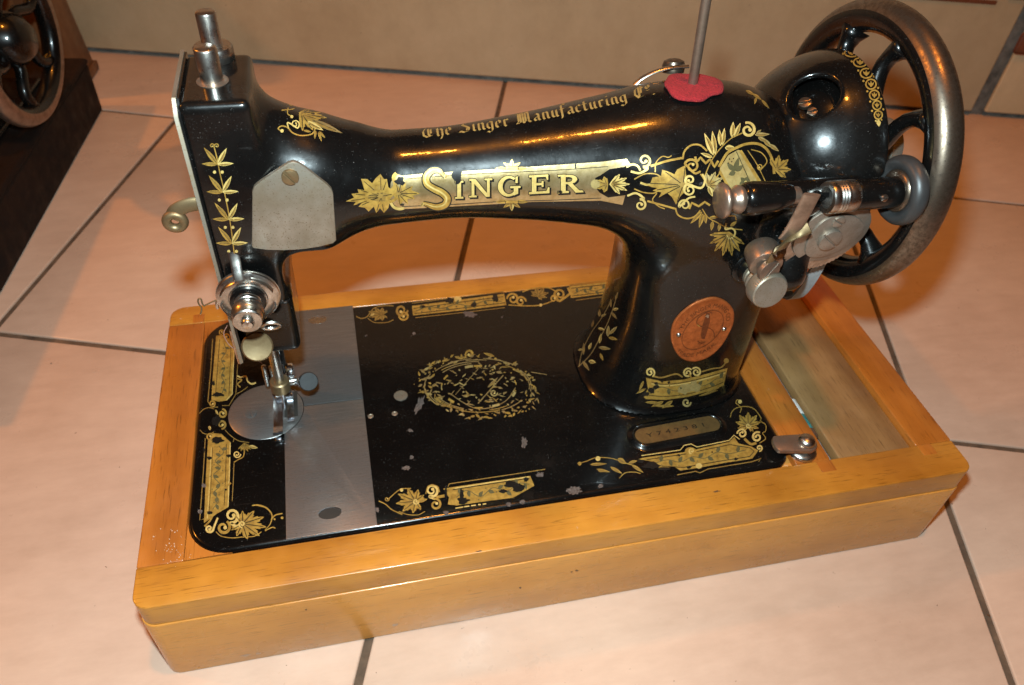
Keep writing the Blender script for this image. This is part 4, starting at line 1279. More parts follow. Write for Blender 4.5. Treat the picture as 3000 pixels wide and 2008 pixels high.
# ---- the name band on the arm
d = Deco(PB, ZA)
d.poly([(505, 757), (560, 778), (720, 762), (1240, 730), (1500, 712), (2000, 678), (2185, 655), (2212, 692), (2165, 714), (2060, 730), (1995, 775), (1960, 792), (1940, 840), (1990, 900), (2050, 935), (2175, 918), (2155, 988), (2000, 958), (1500, 966), (1240, 982), (950, 998), (545, 1020), (505, 985), (470, 930), (480, 830), (500, 790)], 'gold_plate')
d.stroke([(600, 800), (900, 778), (1240, 758), (1700, 736), (2050, 712)], 5, 'ink', 1)
d.stroke([(560, 1000), (940, 984), (1240, 966), (1700, 952), (2000, 938)], 5, 'ink', 1)
def glyph_strokes(ch):
    # serif capitals as polygons in a unit box (x right, y up)
    if ch == 'I':
        return 0.42, [[(0.12, 0), (0.30, 0), (0.30, 1), (0.12, 1)], [(0.0, 0), (0.42, 0), (0.42, 0.09), (0, 0.07)], [(0.0, 1), (0.42, 1), (0.42, 0.91), (0, 0.93)]]
    if ch == 'N':
        return 1.15, [[(0.12, 0), (0.24, 0), (0.24, 1), (0.12, 1)], [(0.06, 1), (0.30, 1), (1.02, 0.0), (0.84, 0)], [(0.90, 0), (1.02, 0), (1.02, 1), (0.90, 1)],
                      [(0, 0), (0.36, 0), (0.36, 0.08), (0, 0.07)], [(0, 1), (0.26, 1), (0.26, 0.92), (0, 0.93)], [(0.78, 1), (1.15, 1), (1.15, 0.92), (0.78, 0.93)]]
    if ch == 'E':
        return 0.98, [[(0.14, 0), (0.34, 0), (0.34, 1), (0.14, 1)], [(0, 0), (0.92, 0), (0.92, 0.11), (0, 0.09)], [(0, 1), (0.88, 1), (0.88, 0.90), (0, 0.91)],
                      [(0.3, 0.46), (0.68, 0.46), (0.68, 0.56), (0.3, 0.56)], [(0.80, 0), (0.98, 0), (0.98, 0.30), (0.93, 0.30)], [(0.80, 1), (0.92, 1), (0.92, 0.72), (0.87, 0.72)], [(0.62, 0.36), (0.69, 0.36), (0.69, 0.66), (0.62, 0.66)]]
    if ch == 'R':
        arc = [(0.32, 0.97)] + [(0.50 + 0.36 * math.cos(t), 0.73 + 0.24 * math.sin(t)) for t in np.linspace(math.pi / 2, -math.pi / 2, 10)] + [(0.32, 0.49)]
        inn = [(0.32, 0.58)] + [(0.48 + 0.18 * math.cos(t), 0.73 + 0.15 * math.sin(t)) for t in np.linspace(-math.pi / 2, math.pi / 2, 10)] + [(0.32, 0.88)]
        return 1.12, [[(0.14, 0), (0.34, 0), (0.34, 1), (0.14, 1)], arc + inn, [(0.42, 0.52), (0.62, 0.52), (1.04, 0.0), (0.80, 0)],
                      [(0, 0), (0.48, 0), (0.48, 0.09), (0, 0.08)], [(0, 1), (0.34, 1), (0.34, 0.91), (0, 0.92)], [(0.78, 0), (1.14, 0), (1.10, 0.09), (0.78, 0.08)]]
    if ch == 'G':
        out = [(0.52 + 0.52 * math.cos(t), 0.5 + 0.53 * math.sin(t)) for t in np.linspace(math.radians(48), math.radians(325), 22)]
        inn = [(0.56 + 0.34 * math.cos(t), 0.5 + 0.42 * math.sin(t)) for t in np.linspace(math.radians(318), math.radians(52), 22)]
        return 1.16, [out + inn, [(0.80, 0.02), (1.00, 0.10), (1.00, 0.46), (0.80, 0.46)], [(0.62, 0.40), (1.12, 0.40), (1.12, 0.48), (0.62, 0.48)], [(0.88, 0.66), (0.98, 0.66), (0.98, 1.0), (0.90, 0.96)]]
letters = []
for ch, x0, x1, yb, yt, sl in (('I', 945, 1003, 940, 815, -2), ('N', 1048, 1212, 928, 800, -6), ('G', 1255, 1422, 920, 783, -6), ('E', 1480, 1625, 904, 772, -8), ('R', 1688, 1868, 898, 768, -8)):
    wd_, polys = glyph_strokes(ch); dl = Deco(PB, ZA); letters.append(dl)
    def T(p, dx=0, dy=0, g=0):
        u_ = p[0] / wd_; return (x0 + (x1 - x0) * u_ + dx, yb + (yt - yb) * p[1] + sl * (u_ - 0.5) + dy)
    for pl in polys:
        q = [T(p) for p in pl]
        area = sum(q[i][0] * q[(i + 1) % len(q)][1] - q[(i + 1) % len(q)][0] * q[i][1] for i in range(len(q)))
        if area < 0:
            q = q[::-1]
        big = offset_poly(q, -6)
        d.poly([(p[0] + 9, p[1] + 9) for p in big], 'ink', 2)
        d.poly(big, 'ink', 2)
        dl.poly(offset_poly(q, -1.5), 'gold_pale', 4)
Sp = [(872, 790), (830, 742), (778, 742), (738, 782), (742, 835), (790, 870), (850, 900), (888, 940), (872, 985), (815, 1003), (755, 988), (712, 972)]
dl = Deco(PB, ZA); letters.append(dl)
d.stroke(Sp, [24, 48, 62, 66, 66, 68, 68, 66, 62, 48, 30], 'ink', 2)
dl.stroke(Sp, [14, 32, 44, 48, 48, 50, 50, 48, 44, 34, 20], 'gold', 3)
d.stroke([(p[0] - 6, p[1] - 3) for p in Sp], [2, 5, 12, 12, 12, 12, 12, 12, 12, 6, 3], 'gold_pale', 4)
d.leaf((872, 800), (880, 760), 26, 'gold_pale', 3); d.leaf((715, 972), (700, 1000), 22, 'gold_pale', 3)
for cx, cy_, s in ((1355, 735, -1), (1355, 955, 1)):
    d.leaf((cx, cy_ + s * 5), (cx, cy_ + s * 78), 34, 'gold_pale', 1)
    for k in (-1, 1):
        d.leaf((cx, cy_ + s * 12), (cx + k * 62, cy_ + s * 52), 26, 'gold', 1)
        d.leaf((cx + k * 30, cy_ + s * 5), (cx + k * 118, cy_ + s * 12), 28, 'gold', 1)
    d.poly([(cx - 50, cy_), (cx + 50, cy_), (cx + 40, cy_ + s * 24), (cx - 40, cy_ + s * 24)][::s], 'gold', 2)
    d.stroke([(cx - 50, cy_), (cx - 42, cy_ + s * 24), (cx + 42, cy_ + s * 24), (cx + 50, cy_)], 4, 'ink', 3, sm=0)
d.traced([(155, 962), (215, 935), (195, 908), (248, 902), (240, 875), (290, 882), (265, 800), (310, 802), (345, 832), (372, 795), (405, 765), (430, 802), (452, 802), (462, 860), (490, 880), (520, 905), (480, 938), (462, 1010), (430, 1045), (402, 1010), (375, 1045), (357, 1000), (320, 1035), (292, 1008), (245, 1000), (272, 975), (210, 990), (228, 965)], (410, 925))
d.traced([(500, 880), (520, 832), (545, 870), (560, 815), (590, 830), (585, 872), (640, 850), (630, 882), (692, 905), (640, 922), (656, 945), (600, 942), (605, 985), (570, 960), (545, 990), (530, 950), (505, 930)], (535, 905), 'gold', 2)
d.stroke([(300 + 110 * math.cos(t) + 110, 930 + 42 * math.sin(t)) for t in np.linspace(0, 2 * math.pi, 16, endpoint=False)], 20, 'gold', 4, closed=True)
d.stroke([(470, 900), (510, 850), (500, 790), (520, 760)], 26, 'gold', 3)
d.stroke([(470, 955), (500, 1000), (540, 1015), (575, 1010)], 20, 'gold_pale', 3)
d.dot((1958, 838), 34, 'gold_olive', 2)
d.acanthus((2075, 838), 0, 135, 5, 150, 'gold_pale', 1, 0.7)
d.acanthus((2040, 840), 180, 90, 4, 200, 'gold', 1, 0.8)
d.blob((958, 768), 36, 62, 'ink', 6, 1); d.blob((545, 815), 34, 30, 'ink', 6, 2); d.blob((1815, 705), 5, 24, 'ink', 6, 3); d.blob((1705, 893), 18, 9, 'ink', 6, 4); d.blob((560, 985), 16, 8, 'ink', 6, 5)
# ---- scroll work at the right of the band
d.set(ZB)
d.stroke([(265, 960), (300, 945), (330, 955), (345, 980)], 12, 'gold_pale')
d.scroll((368, 922), 38, 100, 1.2, 15, 'gold_pale', 0, -1, tail=[(290, 985), (340, 995), (385, 970)])
d.scroll((345, 1178), 34, -100, 1.2, 14, 'gold_pale', 0, 1, tail=[(270, 1125), (320, 1110), (365, 1140)])
d.stroke([(405, 955), (500, 925), (588, 908)], 13, 'gold', sm=4)
d.stroke([(588, 915), (598, 870), (635, 836), (685, 834), (728, 868)], 10, 'gold')
d.stroke([(385, 1155), (470, 1178), (548, 1200)], 11, 'gold', sm=4)
d.stroke([(546, 1195), (562, 1235), (610, 1255), (658, 1243), (690, 1208)], 9, 'gold')
d.stroke([(430, 990), (435, 935), (470, 900), (505, 905), (525, 895)], 6, 'gold'); d.stroke([(440, 1110), (415, 1150), (450, 1185), (485, 1200)], 6, 'gold')
d.stroke([(310, 1030), (370, 1000), (430, 1000), (470, 1020)], 7, 'gold'); d.stroke([(310, 1085), (360, 1105), (420, 1110), (450, 1095)], 7, 'gold')
d.traced([(345, 1050), (400, 1060), (415, 1020), (465, 1012), (470, 975), (520, 992), (540, 1002), (555, 975), (602, 950), (606, 1000), (618, 1050), (612, 1075), (602, 1100), (572, 1130), (550, 1175), (525, 1130), (500, 1110), (450, 1135), (466, 1105), (415, 1096), (442, 1080), (410, 1075)], (590, 1062))
d.stroke([(345, 1050), (390, 1062), (440, 1045)], 12, 'gold_pale')
d.scroll((640, 955), 42, 200, 1.3, 14, 'gold', 0, 1, tail=[(690, 985), (655, 995)])
d.scroll((628, 1090), 36, 250, 1.3, 13, 'gold_pale', 2, -1, tail=[(700, 1000), (715, 1040), (690, 1080)])
d.scroll((630, 1035), 32, 90, 1.2, 13, 'gold_pale', 2, 1)
d.scroll((600, 1178), 34, 160, 1.2, 12, 'gold_pale', 0, 1, tail=[(660, 1130), (620, 1140)])
d.stroke([(660, 900), (665, 935), (690, 905), (720, 940), (745, 915), (770, 960), (792, 925)], 13, 'gold', sm=0)
d.stroke([(625, 1200), (640, 1165), (680, 1185), (715, 1160), (745, 1180)], 12, 'gold', sm=0)
d.stroke([(715, 1010), (745, 940), (790, 870), (860, 800), (930, 765)], 6, 'gold')
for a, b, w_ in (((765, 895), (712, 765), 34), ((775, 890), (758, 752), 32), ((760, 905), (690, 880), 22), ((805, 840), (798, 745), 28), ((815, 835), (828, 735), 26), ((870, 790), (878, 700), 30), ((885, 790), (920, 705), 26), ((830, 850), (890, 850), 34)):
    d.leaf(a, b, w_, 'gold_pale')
d.scroll((962, 748), 44, 250, 1.3, 17, 'gold_pale', 0, 1)
for a, b, w_ in (((1000, 775), (1088, 772), 24), ((1020, 790), (1075, 815), 22), ((1050, 800), (1100, 850), 26), ((1085, 830), (1140, 870), 24), ((1010, 770), (1040, 745), 14)):
    d.leaf(a, b, w_, 'gold_olive')
d.poly([(800, 968), (850, 892), (905, 862), (930, 868), (1052, 1062), (1000, 1072), (872, 1088), (838, 1060)], 'gold_olive', 1)
d.stroke([(918, 866), (1040, 1064)], 17, 'gold', 2, sm=0); d.stroke([(895, 872), (985, 1072)], 4, 'ink', 3, sm=0); d.stroke([(800, 985), (850, 1075)], 14, 'gold', 2, sm=0)
d.stroke([(795, 960), (842, 882), (900, 848), (955, 828), (1020, 828), (1072, 862), (1104, 930), (1112, 1000)], 15, 'gold', 2)
d.stroke([(960, 865), (1010, 940), (1065, 1050)], 5, 'gold', 2)
d.scroll((1032, 960), 18, 90, 1.2, 7, 'gold', 2, 1, tail=[(980, 860), (1040, 880), (1070, 930)])
for k, (a, b) in enumerate((((885, 985), (840, 935)), ((885, 985), (908, 905)), ((890, 990), (850, 1005)), ((890, 985), (935, 950)))):
    d.leaf(a, b, 30, 'ink_olive', 3, vein=False)
for t in range(5):
    a_ = math.radians(72 * t + 10)
    d.leaf((945, 1045), (945 + 38 * math.cos(a_), 1045 + 34 * math.sin(a_)), 26, 'ink_olive', 3, vein=False)
d.dot((948, 1048), 9, 'gold_pale', 5)
for p in ((855, 915), (868, 930), (850, 938), (878, 912)):
    d.dot(p, 4, 'ink', 3)
d.acanthus((1125, 975), -40, 90, 5, 200, 'gold', 1, 1.0)
d.stroke([(690, 1000), (735, 1055), (790, 1010), (810, 960)], 7, 'gold'); d.acanthus((735, 1065), -30, 100, 5, 170, 'gold_olive', 0, 0.9); d.leaf((735, 1070), (760, 1130), 26, 'gold_pale', 1)
d.stroke([(700, 1200), (735, 1250), (790, 1280), (850, 1310), (930, 1320)], 6, 'gold')
for a, b, w_ in (((700, 1215), (632, 1285), 24), ((705, 1225), (682, 1308), 26), ((715, 1230), (722, 1285), 22), ((760, 1270), (752, 1325), 22), ((800, 1285), (795, 1330), 20), ((740, 1250), (800, 1245), 18), ((860, 1300), (900, 1270), 20)):
    d.leaf(a, b, w_, 'gold')
d.stroke([(838, 1280), (832, 1315), (868, 1310), (888, 1330), (878, 1360), (850, 1368), (840, 1350)], 10, 'gold_pale', 3)
d.stroke([(820, 1240), (890, 1240), (895, 1265)], 9, 'gold', sm=0)
d.acanthus((850, 1345), 105, 130, 7, 170, 'gold', 1)
d.stroke([(815, 955), (845, 962)], 3, 'gold', 0)
# gold sprig at the back shoulder
for a, b, w_ in (((950, 520), (1000, 548), 18), ((990, 540), (1040, 575), 18), ((1010, 560), (1000, 600), 14), ((1040, 575), (1085, 625), 16)):
    d.leaf(a, b, w_, 'gold')
d.build(arm, 'gold_ornament', 'gold scroll ornament and name band on the arm')
for dl in letters:
    dl.build(arm, 'letter', 'pale gold serif letter of the name on the arm')

# ---- leafy sprig down the head and ornament on its shoulder
d = Deco(PB, ZH)
d.stroke([(345, 835), (362, 900), (378, 980), (408, 1110), (440, 1275), (468, 1490)], 6, 'gold')
d.scroll((335, 838), 14, 0, 0.9, 6, 'gold', 0, -1); d.scroll((363, 838), 14, 180, 0.9, 6, 'gold', 0, 1)
for cx, cy_ in ((368, 945), (396, 1105), (430, 1262), (450, 1400)):
    for dx, dy, w_ in ((-80, -98, 27), (52, -95, 27), (-92, -4, 23), (92, -6, 23)):
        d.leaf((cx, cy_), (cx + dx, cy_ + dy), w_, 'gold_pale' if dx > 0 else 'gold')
    for dx in (-18, 26):
        d.dot((cx + dx, cy_ + 44), 9, 'gold_pale')
d.acanthus((850, 655), 25, 150, 6, 150, 'gold', 0, 0.75)
d.leaf((900, 690), (1085, 768), 34, 'gold_faint', 2); d.leaf((880, 700), (975, 752), 30, 'gold_pale', 2); d.leaf((850, 660), (950, 690), 40, 'gold', 2)
d.stroke([(735, 755), (715, 740), (735, 725), (770, 735), (800, 765), (850, 780), (910, 770), (930, 735)], 7, 'gold')
d.dot((737, 753), 10, 'gold_pale', 1)
d.scroll((812, 715), 26, 60, 1.3, 8, 'gold_pale', 0, -1, tail=[(775, 740), (770, 705)])
d.scroll((790, 590), 28, 240, 1.2, 6, 'gold', 0, 1, tail=[(705, 545), (730, 560), (760, 565)])
d.stroke([(735, 635), (790, 630), (808, 625)], 6, 'gold'); d.stroke([(772, 620), (770, 655), (800, 672)], 6, 'gold'); d.dot((793, 672), 9, 'gold_pale', 1)
for a, b in (((930, 750), (925, 800)), ((945, 760), (965, 815)), ((950, 755), (985, 795)), ((860, 750), (905, 760))):
    d.leaf(a, b, 14, 'gold')
d.build(arm, 'gold_sprig', 'gold leafy sprig on the head of the machine')

# ---- black letter writing along the top of the arm
d = Deco(PB, ZV)
GL = {   # pen strokes: x-height 0.6, ascender 1.0, descender -0.32 ; width first
    'T': (0.95, [[(0.05, 0.80), (0.30, 0.95), (0.60, 0.86), (0.92, 1.0)], [(0.30, 0.78), (0.12, 0.55), (0.15, 0.2), (0.40, 0.02), (0.75, 0.12)], [(0.50, 0.86), (0.50, 0.22), (0.62, 0.1)], [(0.68, 0.82), (0.68, 0.3)]]),
    'h': (0.62, [[(0.12, 1.0), (0.16, 0.9), (0.16, 0.1), (0.24, 0.0)], [(0.18, 0.48), (0.38, 0.62), (0.50, 0.50), (0.50, 0.0), (0.36, -0.28)]]),
    'e': (0.52, [[(0.42, 0.38), (0.42, 0.52), (0.28, 0.62), (0.12, 0.48), (0.12, 0.14), (0.26, 0.0), (0.46, 0.12)], [(0.12, 0.28), (0.42, 0.42)]]),
    'S': (0.85, [[(0.80, 0.86), (0.55, 1.0), (0.25, 0.88), (0.25, 0.66), (0.55, 0.50), (0.76, 0.34), (0.70, 0.1), (0.40, 0.0), (0.08, 0.14)], [(0.36, 0.80), (0.36, 0.66)], [(0.60, 0.36), (0.58, 0.16)], [(0.02, 0.08), (0.30, 0.06)]]),
    'i': (0.34, [[(0.08, 0.55), (0.18, 0.60), (0.18, 0.1), (0.28, 0.0)], [(0.16, 0.82), (0.22, 0.78)]]),
    'n': (0.62, [[(0.06, 0.55), (0.16, 0.60), (0.16, 0.08), (0.24, 0.0)], [(0.18, 0.48), (0.38, 0.62), (0.48, 0.52), (0.48, 0.1), (0.58, 0.0)]]),
    'g': (0.58, [[(0.46, 0.58), (0.26, 0.60), (0.12, 0.46), (0.12, 0.16), (0.28, 0.02), (0.44, 0.14)], [(0.46, 0.60), (0.46, -0.16), (0.28, -0.32), (0.08, -0.22)]]),
    'r': (0.46, [[(0.06, 0.55), (0.16, 0.60), (0.16, 0.1), (0.26, 0.0)], [(0.18, 0.48), (0.32, 0.62), (0.42, 0.52)]]),
    'M': (1.20, [[(0.05, 0.85), (0.22, 1.0), (0.22, 0.2), (0.05, 0.02), (0.30, 0.06)], [(0.22, 0.85), (0.42, 1.0), (0.56, 0.84), (0.56, 0.1), (0.64, 0.0)], [(0.56, 0.84), (0.78, 1.0), (0.96, 0.84), (0.96, 0.12), (1.10, 0.0)], [(0.38, 0.9), (0.38, 0.1)], [(0.74, 0.9), (0.74, 0.1)]]),
    'a': (0.58, [[(0.12, 0.52), (0.30, 0.62), (0.44, 0.52), (0.44, 0.1), (0.54, 0.0)], [(0.44, 0.32), (0.22, 0.30), (0.12, 0.16), (0.24, 0.0), (0.42, 0.12)]]),
    'u': (0.62, [[(0.06, 0.55), (0.16, 0.60), (0.16, 0.12), (0.28, 0.0), (0.46, 0.12)], [(0.46, 0.60), (0.46, 0.1), (0.56, 0.0)]]),
    'f': (0.44, [[(0.44, 0.92), (0.30, 1.0), (0.18, 0.88), (0.18, -0.1), (0.12, -0.24)], [(0.04, 0.56), (0.38, 0.58)]]),
    'c': (0.48, [[(0.42, 0.52), (0.28, 0.62), (0.12, 0.48), (0.12, 0.14), (0.26, 0.0), (0.44, 0.12)]]),
    't': (0.42, [[(0.18, 0.80), (0.18, 0.12), (0.28, 0.0), (0.40, 0.10)], [(0.04, 0.57), (0.36, 0.58)]]),
    'C': (0.85, [[(0.78, 0.82), (0.52, 1.0), (0.18, 0.80), (0.12, 0.35), (0.36, 0.02), (0.76, 0.14)], [(0.44, 0.94), (0.42, 0.1)], [(0.62, 0.88), (0.58, 0.4)]]),
    'o': (0.40, [[(0.20, 0.95), (0.06, 0.80), (0.18, 0.62), (0.34, 0.78), (0.20, 0.95)], [(0.08, 0.48), (0.30, 0.50)]]),
    '.': (0.22, [[(0.06, 0.05), (0.12, 0.0)]]), ' ': (0.40, [])}
bl = spline([(966, 317), (1030, 308), (1100, 298), (1200, 282), (1300, 262), (1400, 240), (1440, 231), (1502, 215)], 12)
bl = np.array(bl); cum = np.r_[0, np.cumsum(np.hypot(*np.diff(bl, axis=0).T))]
txt = 'The Singer Manufacturing Co.'
tot = sum(GL[c][0] + 0.06 for c in txt)
sc = cum[-1] / tot
hgt = 27.0
pos = 0
for ch in txt:
    wd_, sts = GL[ch]
    def T(p):
        s = (pos + p[0]) * sc
        x = np.interp(s, cum, bl[:, 0]); y = np.interp(s, cum, bl[:, 1])
        i = min(len(bl) - 2, np.searchsorted(cum, s)); i = max(0, i - 1)
        dd = bl[i + 1] - bl[i]; dd = dd / np.hypot(*dd)
        return np.array([x, y]) + hgt * p[1] * np.array([dd[1], -dd[0]]) * 0.95
    for st in sts:
        Q = [T(p) for p in resample(st, 0.13)]
        pen = np.array([2.1, -1.35])
        off = d._off(0)
        A = [d.mp(q + pen) for q in Q]; B = [d.mp(q - pen) for q in Q]
        d._add([d.proj(v, off) for v in A + B], [(i, i + 1, len(Q) + i + 1, len(Q) + i) for i in range(len(Q) - 1)], 'gold_text')
    pos += wd_ + 0.06
d.build(arm, 'gold_lettering', 'faded gold black letter line reading The Singer Manufacturing Co.')

# ---- pillar: foot band and sprig
d = Deco(PB, ZP)
d.poly([(655, 800), (760, 824), (900, 812), (1050, 775), (1190, 735), (1178, 790), (1165, 850), (1060, 890), (930, 925), (780, 945), (655, 940), (640, 925), (668, 870)], 'gold', 0)
d.stroke([(690, 828), (770, 842), (900, 830), (1050, 795), (1175, 758)], 4, 'ink', 1); d.stroke([(660, 912), (780, 922), (930, 905), (1060, 868), (1160, 830)], 4, 'ink', 1)
d.stroke([(690, 838), (770, 852), (900, 840), (1050, 805), (1172, 768)], 7, 'gold_pale', 1)
d.vine([(690, 890), (760, 860), (840, 885), (900, 880), (960, 850), (1040, 850), (1120, 805), (1165, 800)], 44, 3, 4, 'ink_olive', 2, 7)
d.blob((905, 868), 42, 34, 'gold_olive', 2, 3); d.blob((975, 860), 40, 36, 'gold_olive', 2, 4)
d.scroll((682, 765), 32, 60, 1.3, 13, 'gold_pale', 0, -1); d.scroll((930, 768), 32, -40, 1.4, 12, 'gold_pale', 0, -1); d.scroll((985, 762), 32, 220, 1.4, 12, 'gold_pale', 0, 1)
d.stroke([(705, 790), (760, 798), (850, 775), (895, 795)], 10, 'gold_dark'); d.stroke([(1020, 760), (1090, 740), (1150, 730), (1185, 690)], 9, 'gold_dark'); d.dot((1182, 688), 17, 'gold_dark')
d.leaf((935, 770), (955, 805), 14, 'gold')
for a, b, w_ in (((640, 820), (610, 885), 18), ((655, 870), (590, 905), 16), ((650, 960), (760, 965), 18), ((770, 955), (690, 990), 24), ((830, 950), (760, 1000), 26), ((840, 985), (700, 985), 16), ((1000, 920), (1130, 880), 14), ((1040, 905), (1145, 860), 12)):
    d.leaf(a, b, w_, 'gold')
d.scroll((920, 960), 30, 0, 1.1, 13, 'gold_olive', 0, 1)
for c_, rx_, ry_ in (((690, 880), 26, 20), ((655, 905), 22, 16), ((720, 835), 12, 8), ((760, 822), 9, 8), ((805, 828), 9, 8), ((720, 860), 20, 12)):
    d.blob(c_, rx_, ry_, 'ink', 4, 5)
d.stroke([(470, 240), (440, 345), (400, 450), (350, 545), (290, 650), (205, 735)], 5, 'gold_faint'); d.stroke([(430, 290), (370, 400), (300, 500), (240, 620), (215, 730)], 4, 'gold_faint')
for a, b, w_, mt in (((440, 355), (475, 345), 20, 'gold_pale'), ((430, 370), (465, 415), 18, 'gold_faint'), ((340, 475), (385, 485), 18, 'gold_pale'), ((405, 530), (410, 455), 24, 'gold_olive'), ((415, 515), (468, 462), 22, 'gold_olive'), ((350, 575), (362, 510), 20, 'gold_pale'), ((410, 535), (470, 550), 22, 'gold'), ((345, 600), (425, 612), 24, 'gold_olive'), ((280, 615), (298, 570), 18, 'gold_pale'), ((245, 650), (248, 570), 18, 'gold_faint'), ((355, 640), (375, 690), 18, 'gold'), ((280, 690), (328, 700), 26, 'gold_pale'), ((240, 690), (285, 755), 22, 'gold_faint'), ((455, 290), (470, 240), 14, 'gold_faint'), ((350, 400), (352, 350), 18, 'gold_olive'), ((425, 340), (425, 280), 14, 'gold_faint'), ((300, 470), (315, 420), 16, 'gold_faint'), ((210, 620), (245, 612), 16, 'gold_olive'), ((360, 400), (395, 380), 16, 'gold_olive')):
    d.leaf(a, b, w_, mt)
d.build(arm, 'gold_band', 'gold band with vine round the foot of the pillar')

# ---- copper badge
outl = spline([(165, 900), (200, 680), (330, 480), (560, 290), (800, 180), (1020, 130), (1230, 190), (1380, 330), (1428, 480), (1400, 680), (1300, 900), (1150, 1130), (950, 1310), (740, 1400), (560, 1415), (380, 1350), (250, 1200), (190, 1050)], 3, closed=True)
d = Deco(PB, ZC, 7)
ctr = np.array([797.0, 775.0])
def ringpts(s):
    return [tuple(ctr + (np.array(p) - ctr) * s) for p in outl]
mbc = MB(); rows = []
for s, off in ((1.0, -0.2), (1.0, 0.7), (0.975, 1.15), (0.94, 1.15), (0.915, 0.85), (0.7, 0.85), (0.45, 0.85), (0.2, 0.85), (0.01, 0.85)):
    rows.append([PB(d.mp(p), off) for p in ringpts(s)])
n = len(outl); vs = [p for r_ in rows for p in r_]
fs = []
for i in range(len(rows) - 1):
    for k in range(n):
        k2 = (k + 1) % n
        q = (i * n + k, i * n + k2, (i + 1) * n + k2, (i + 1) * n + k)
        if all(vs[j] is not None for j in q):
            fs.append(q)
vs = [p if p is not None else Vector((300, 56, 70)) for p in vs]
badge = mbc.add(vs, fs).build('copper_badge', 'copper', mach, sharp=50, label='round copper trade mark badge with two rivets')
for c_ in ((325, 880), (1225, 765)):
    p = PB(d.mp(c_), 0.6); p2 = PB(d.mp(c_), 2.0)
    MB().lathe([(1.7, -0.3), (1.6, 0.5), (1.0, 1.2), (0.01, 1.5)], p, p2 - p, 20).build('badge_rivet', 'nickel', mach)
def font_mesh(s):
    cu = bpy.data.curves.new('t', 'FONT'); cu.body = s; cu.resolution_u = 3
    ob = bpy.data.objects.new('t', cu); C.objects.link(ob)
    dg = bpy.context.evaluated_depsgraph_get(); me = ob.evaluated_get(dg).to_mesh()
    V = [(v.co.x, v.co.y) for v in me.vertices]; F_ = [tuple(p.vertices) for p in me.polygons]
    bpy.data.objects.remove(ob); bpy.data.curves.remove(cu)
    return V, F_
def affine(a_deg, r):
    # a point on the badge in its own round frame -> zoom pixels (the outline is a sheared circle)
    t = math.radians(a_deg)
    p0 = np.array([math.cos(t), math.sin(t)])
    ax1 = np.array([623, -110.0]); ax2 = np.array([225, -620.0])
    return ctr + r * (p0[0] * ax1 + p0[1] * ax2)
mb_t = MB()
def arc_text(s, a_start, a_end, r, size, flip=1):
    V, F_ = font_mesh(s)
    W_ = max(v[0] for v in V)
    P = []
    for x, y in V:
        a = a_start + (a_end - a_start) * x / W_
        q = affine(a, r + flip * size * y)
        P.append(PB(d.mp(q), 1.12))
    if all(p is not None for p in P):
        mb_t.add(P, F_)
arc_text('THE SINGER MANFG CO', 168, 12, 0.70, 0.19)
arc_text('TRADE MARK', 222, 318, 0.86, 0.17, -1)
d.mbs['copper_dark'] = mb_t
Dc = Deco(lambda v, off: PB(v, off + 1.0), ZC, None)
Dc.stroke([tuple(affine(a, 0.62)) for a in range(0, 360, 15)], 12, 'copper_dark', 1, closed=True)
Dc.stroke([(900, 440), (890, 560), (850, 700), (815, 850), (800, 950)], [60, 110, 120, 105, 60], 'copper_dark', 2)
Dc.stroke([(905, 470), (875, 520)], [40, 70], 'nickel', 4, sm=0)
Dc.stroke([(980, 440), (900, 410), (720, 520), (680, 640), (760, 700), (930, 740), (1010, 810), (1030, 920)], 16, 'copper_dark', 3)
Dc.stroke([(680, 660), (735, 705)], 12, 'gold', 4, sm=0)
Dc.stroke([(690, 1000), (760, 1030), (850, 1010)], 16, 'copper_dark', 3); Dc.stroke([(700, 1050), (820, 1050)], 12, 'copper_dark', 3)
for mt, mb in d.mbs.items():
    mb.build('badge_lettering', mt, badge, sharp=180)['kind'] = 'stuff'
for mt, mb in Dc.mbs.items():
    mb.build('badge_emblem', mt, badge, sharp=180)['kind'] = 'stuff'

# ---- serial number stamped in the brass
V, F_ = font_mesh('Y 7 4 2 3 8 1')
W_ = max(v[0] for v in V)
mb = MB().add([Vector((SXA, SYA, 1.76)) + Vector(U_) * (1.0 + (L - 6.0) * x / W_) + Vector(W_ if False else (-math.sin(ang), math.cos(ang), 0)) * (y * 4.6 - 1.5) for x, y in V], F_)
mb.build('serial_number', 'ink', serial, sharp=180, smooth=False)['kind'] = 'stuff'

# ---- bed borders
d = Deco(P_bed, ZL, None)
d.poly([(185, 112), (250, 105), (322, 175), (306, 545), (262, 592), (205, 602), (150, 585), (160, 420)], 'gold', 0)
d.stroke([(212, 140), (200, 300), (180, 570)], 4, 'ink', 1, sm=3); d.stroke([(296, 190), (290, 330), (280, 560)], 4, 'ink', 1, sm=3); d.stroke([(320, 190), (312, 360), (304, 545), (262, 590)], 7, 'gold_pale', 1, sm=0)
d.vine([(245, 170), (260, 230), (225, 290), (250, 350), (225, 410), (250, 470), (230, 540)], 34, 2, 5, 'ink_olive', 2, 7)
d.scroll((265, 130), 34, 180, 1.2, 12, 'gold', 1, 1); d.scroll((225, 90), 22, 0, 1.2, 10, 'gold', 1, -1)
d.poly([(125, 890), (165, 835), (225, 840), (292, 902), (276, 1382), (190, 1432), (95, 1502), (110, 1150)], 'gold', 0)
d.stroke([(150, 940), (138, 1180), (120, 1470)], 5, 'gold_pale', 1, sm=3); d.stroke([(290, 905), (284, 1120), (274, 1380)], 7, 'gold_pale', 1, sm=3); d.stroke([(262, 915), (256, 1130), (245, 1370)], 4, 'ink', 1, sm=3); d.stroke([(160, 940), (150, 1180), (132, 1440)], 3, 'ink', 1, sm=3)
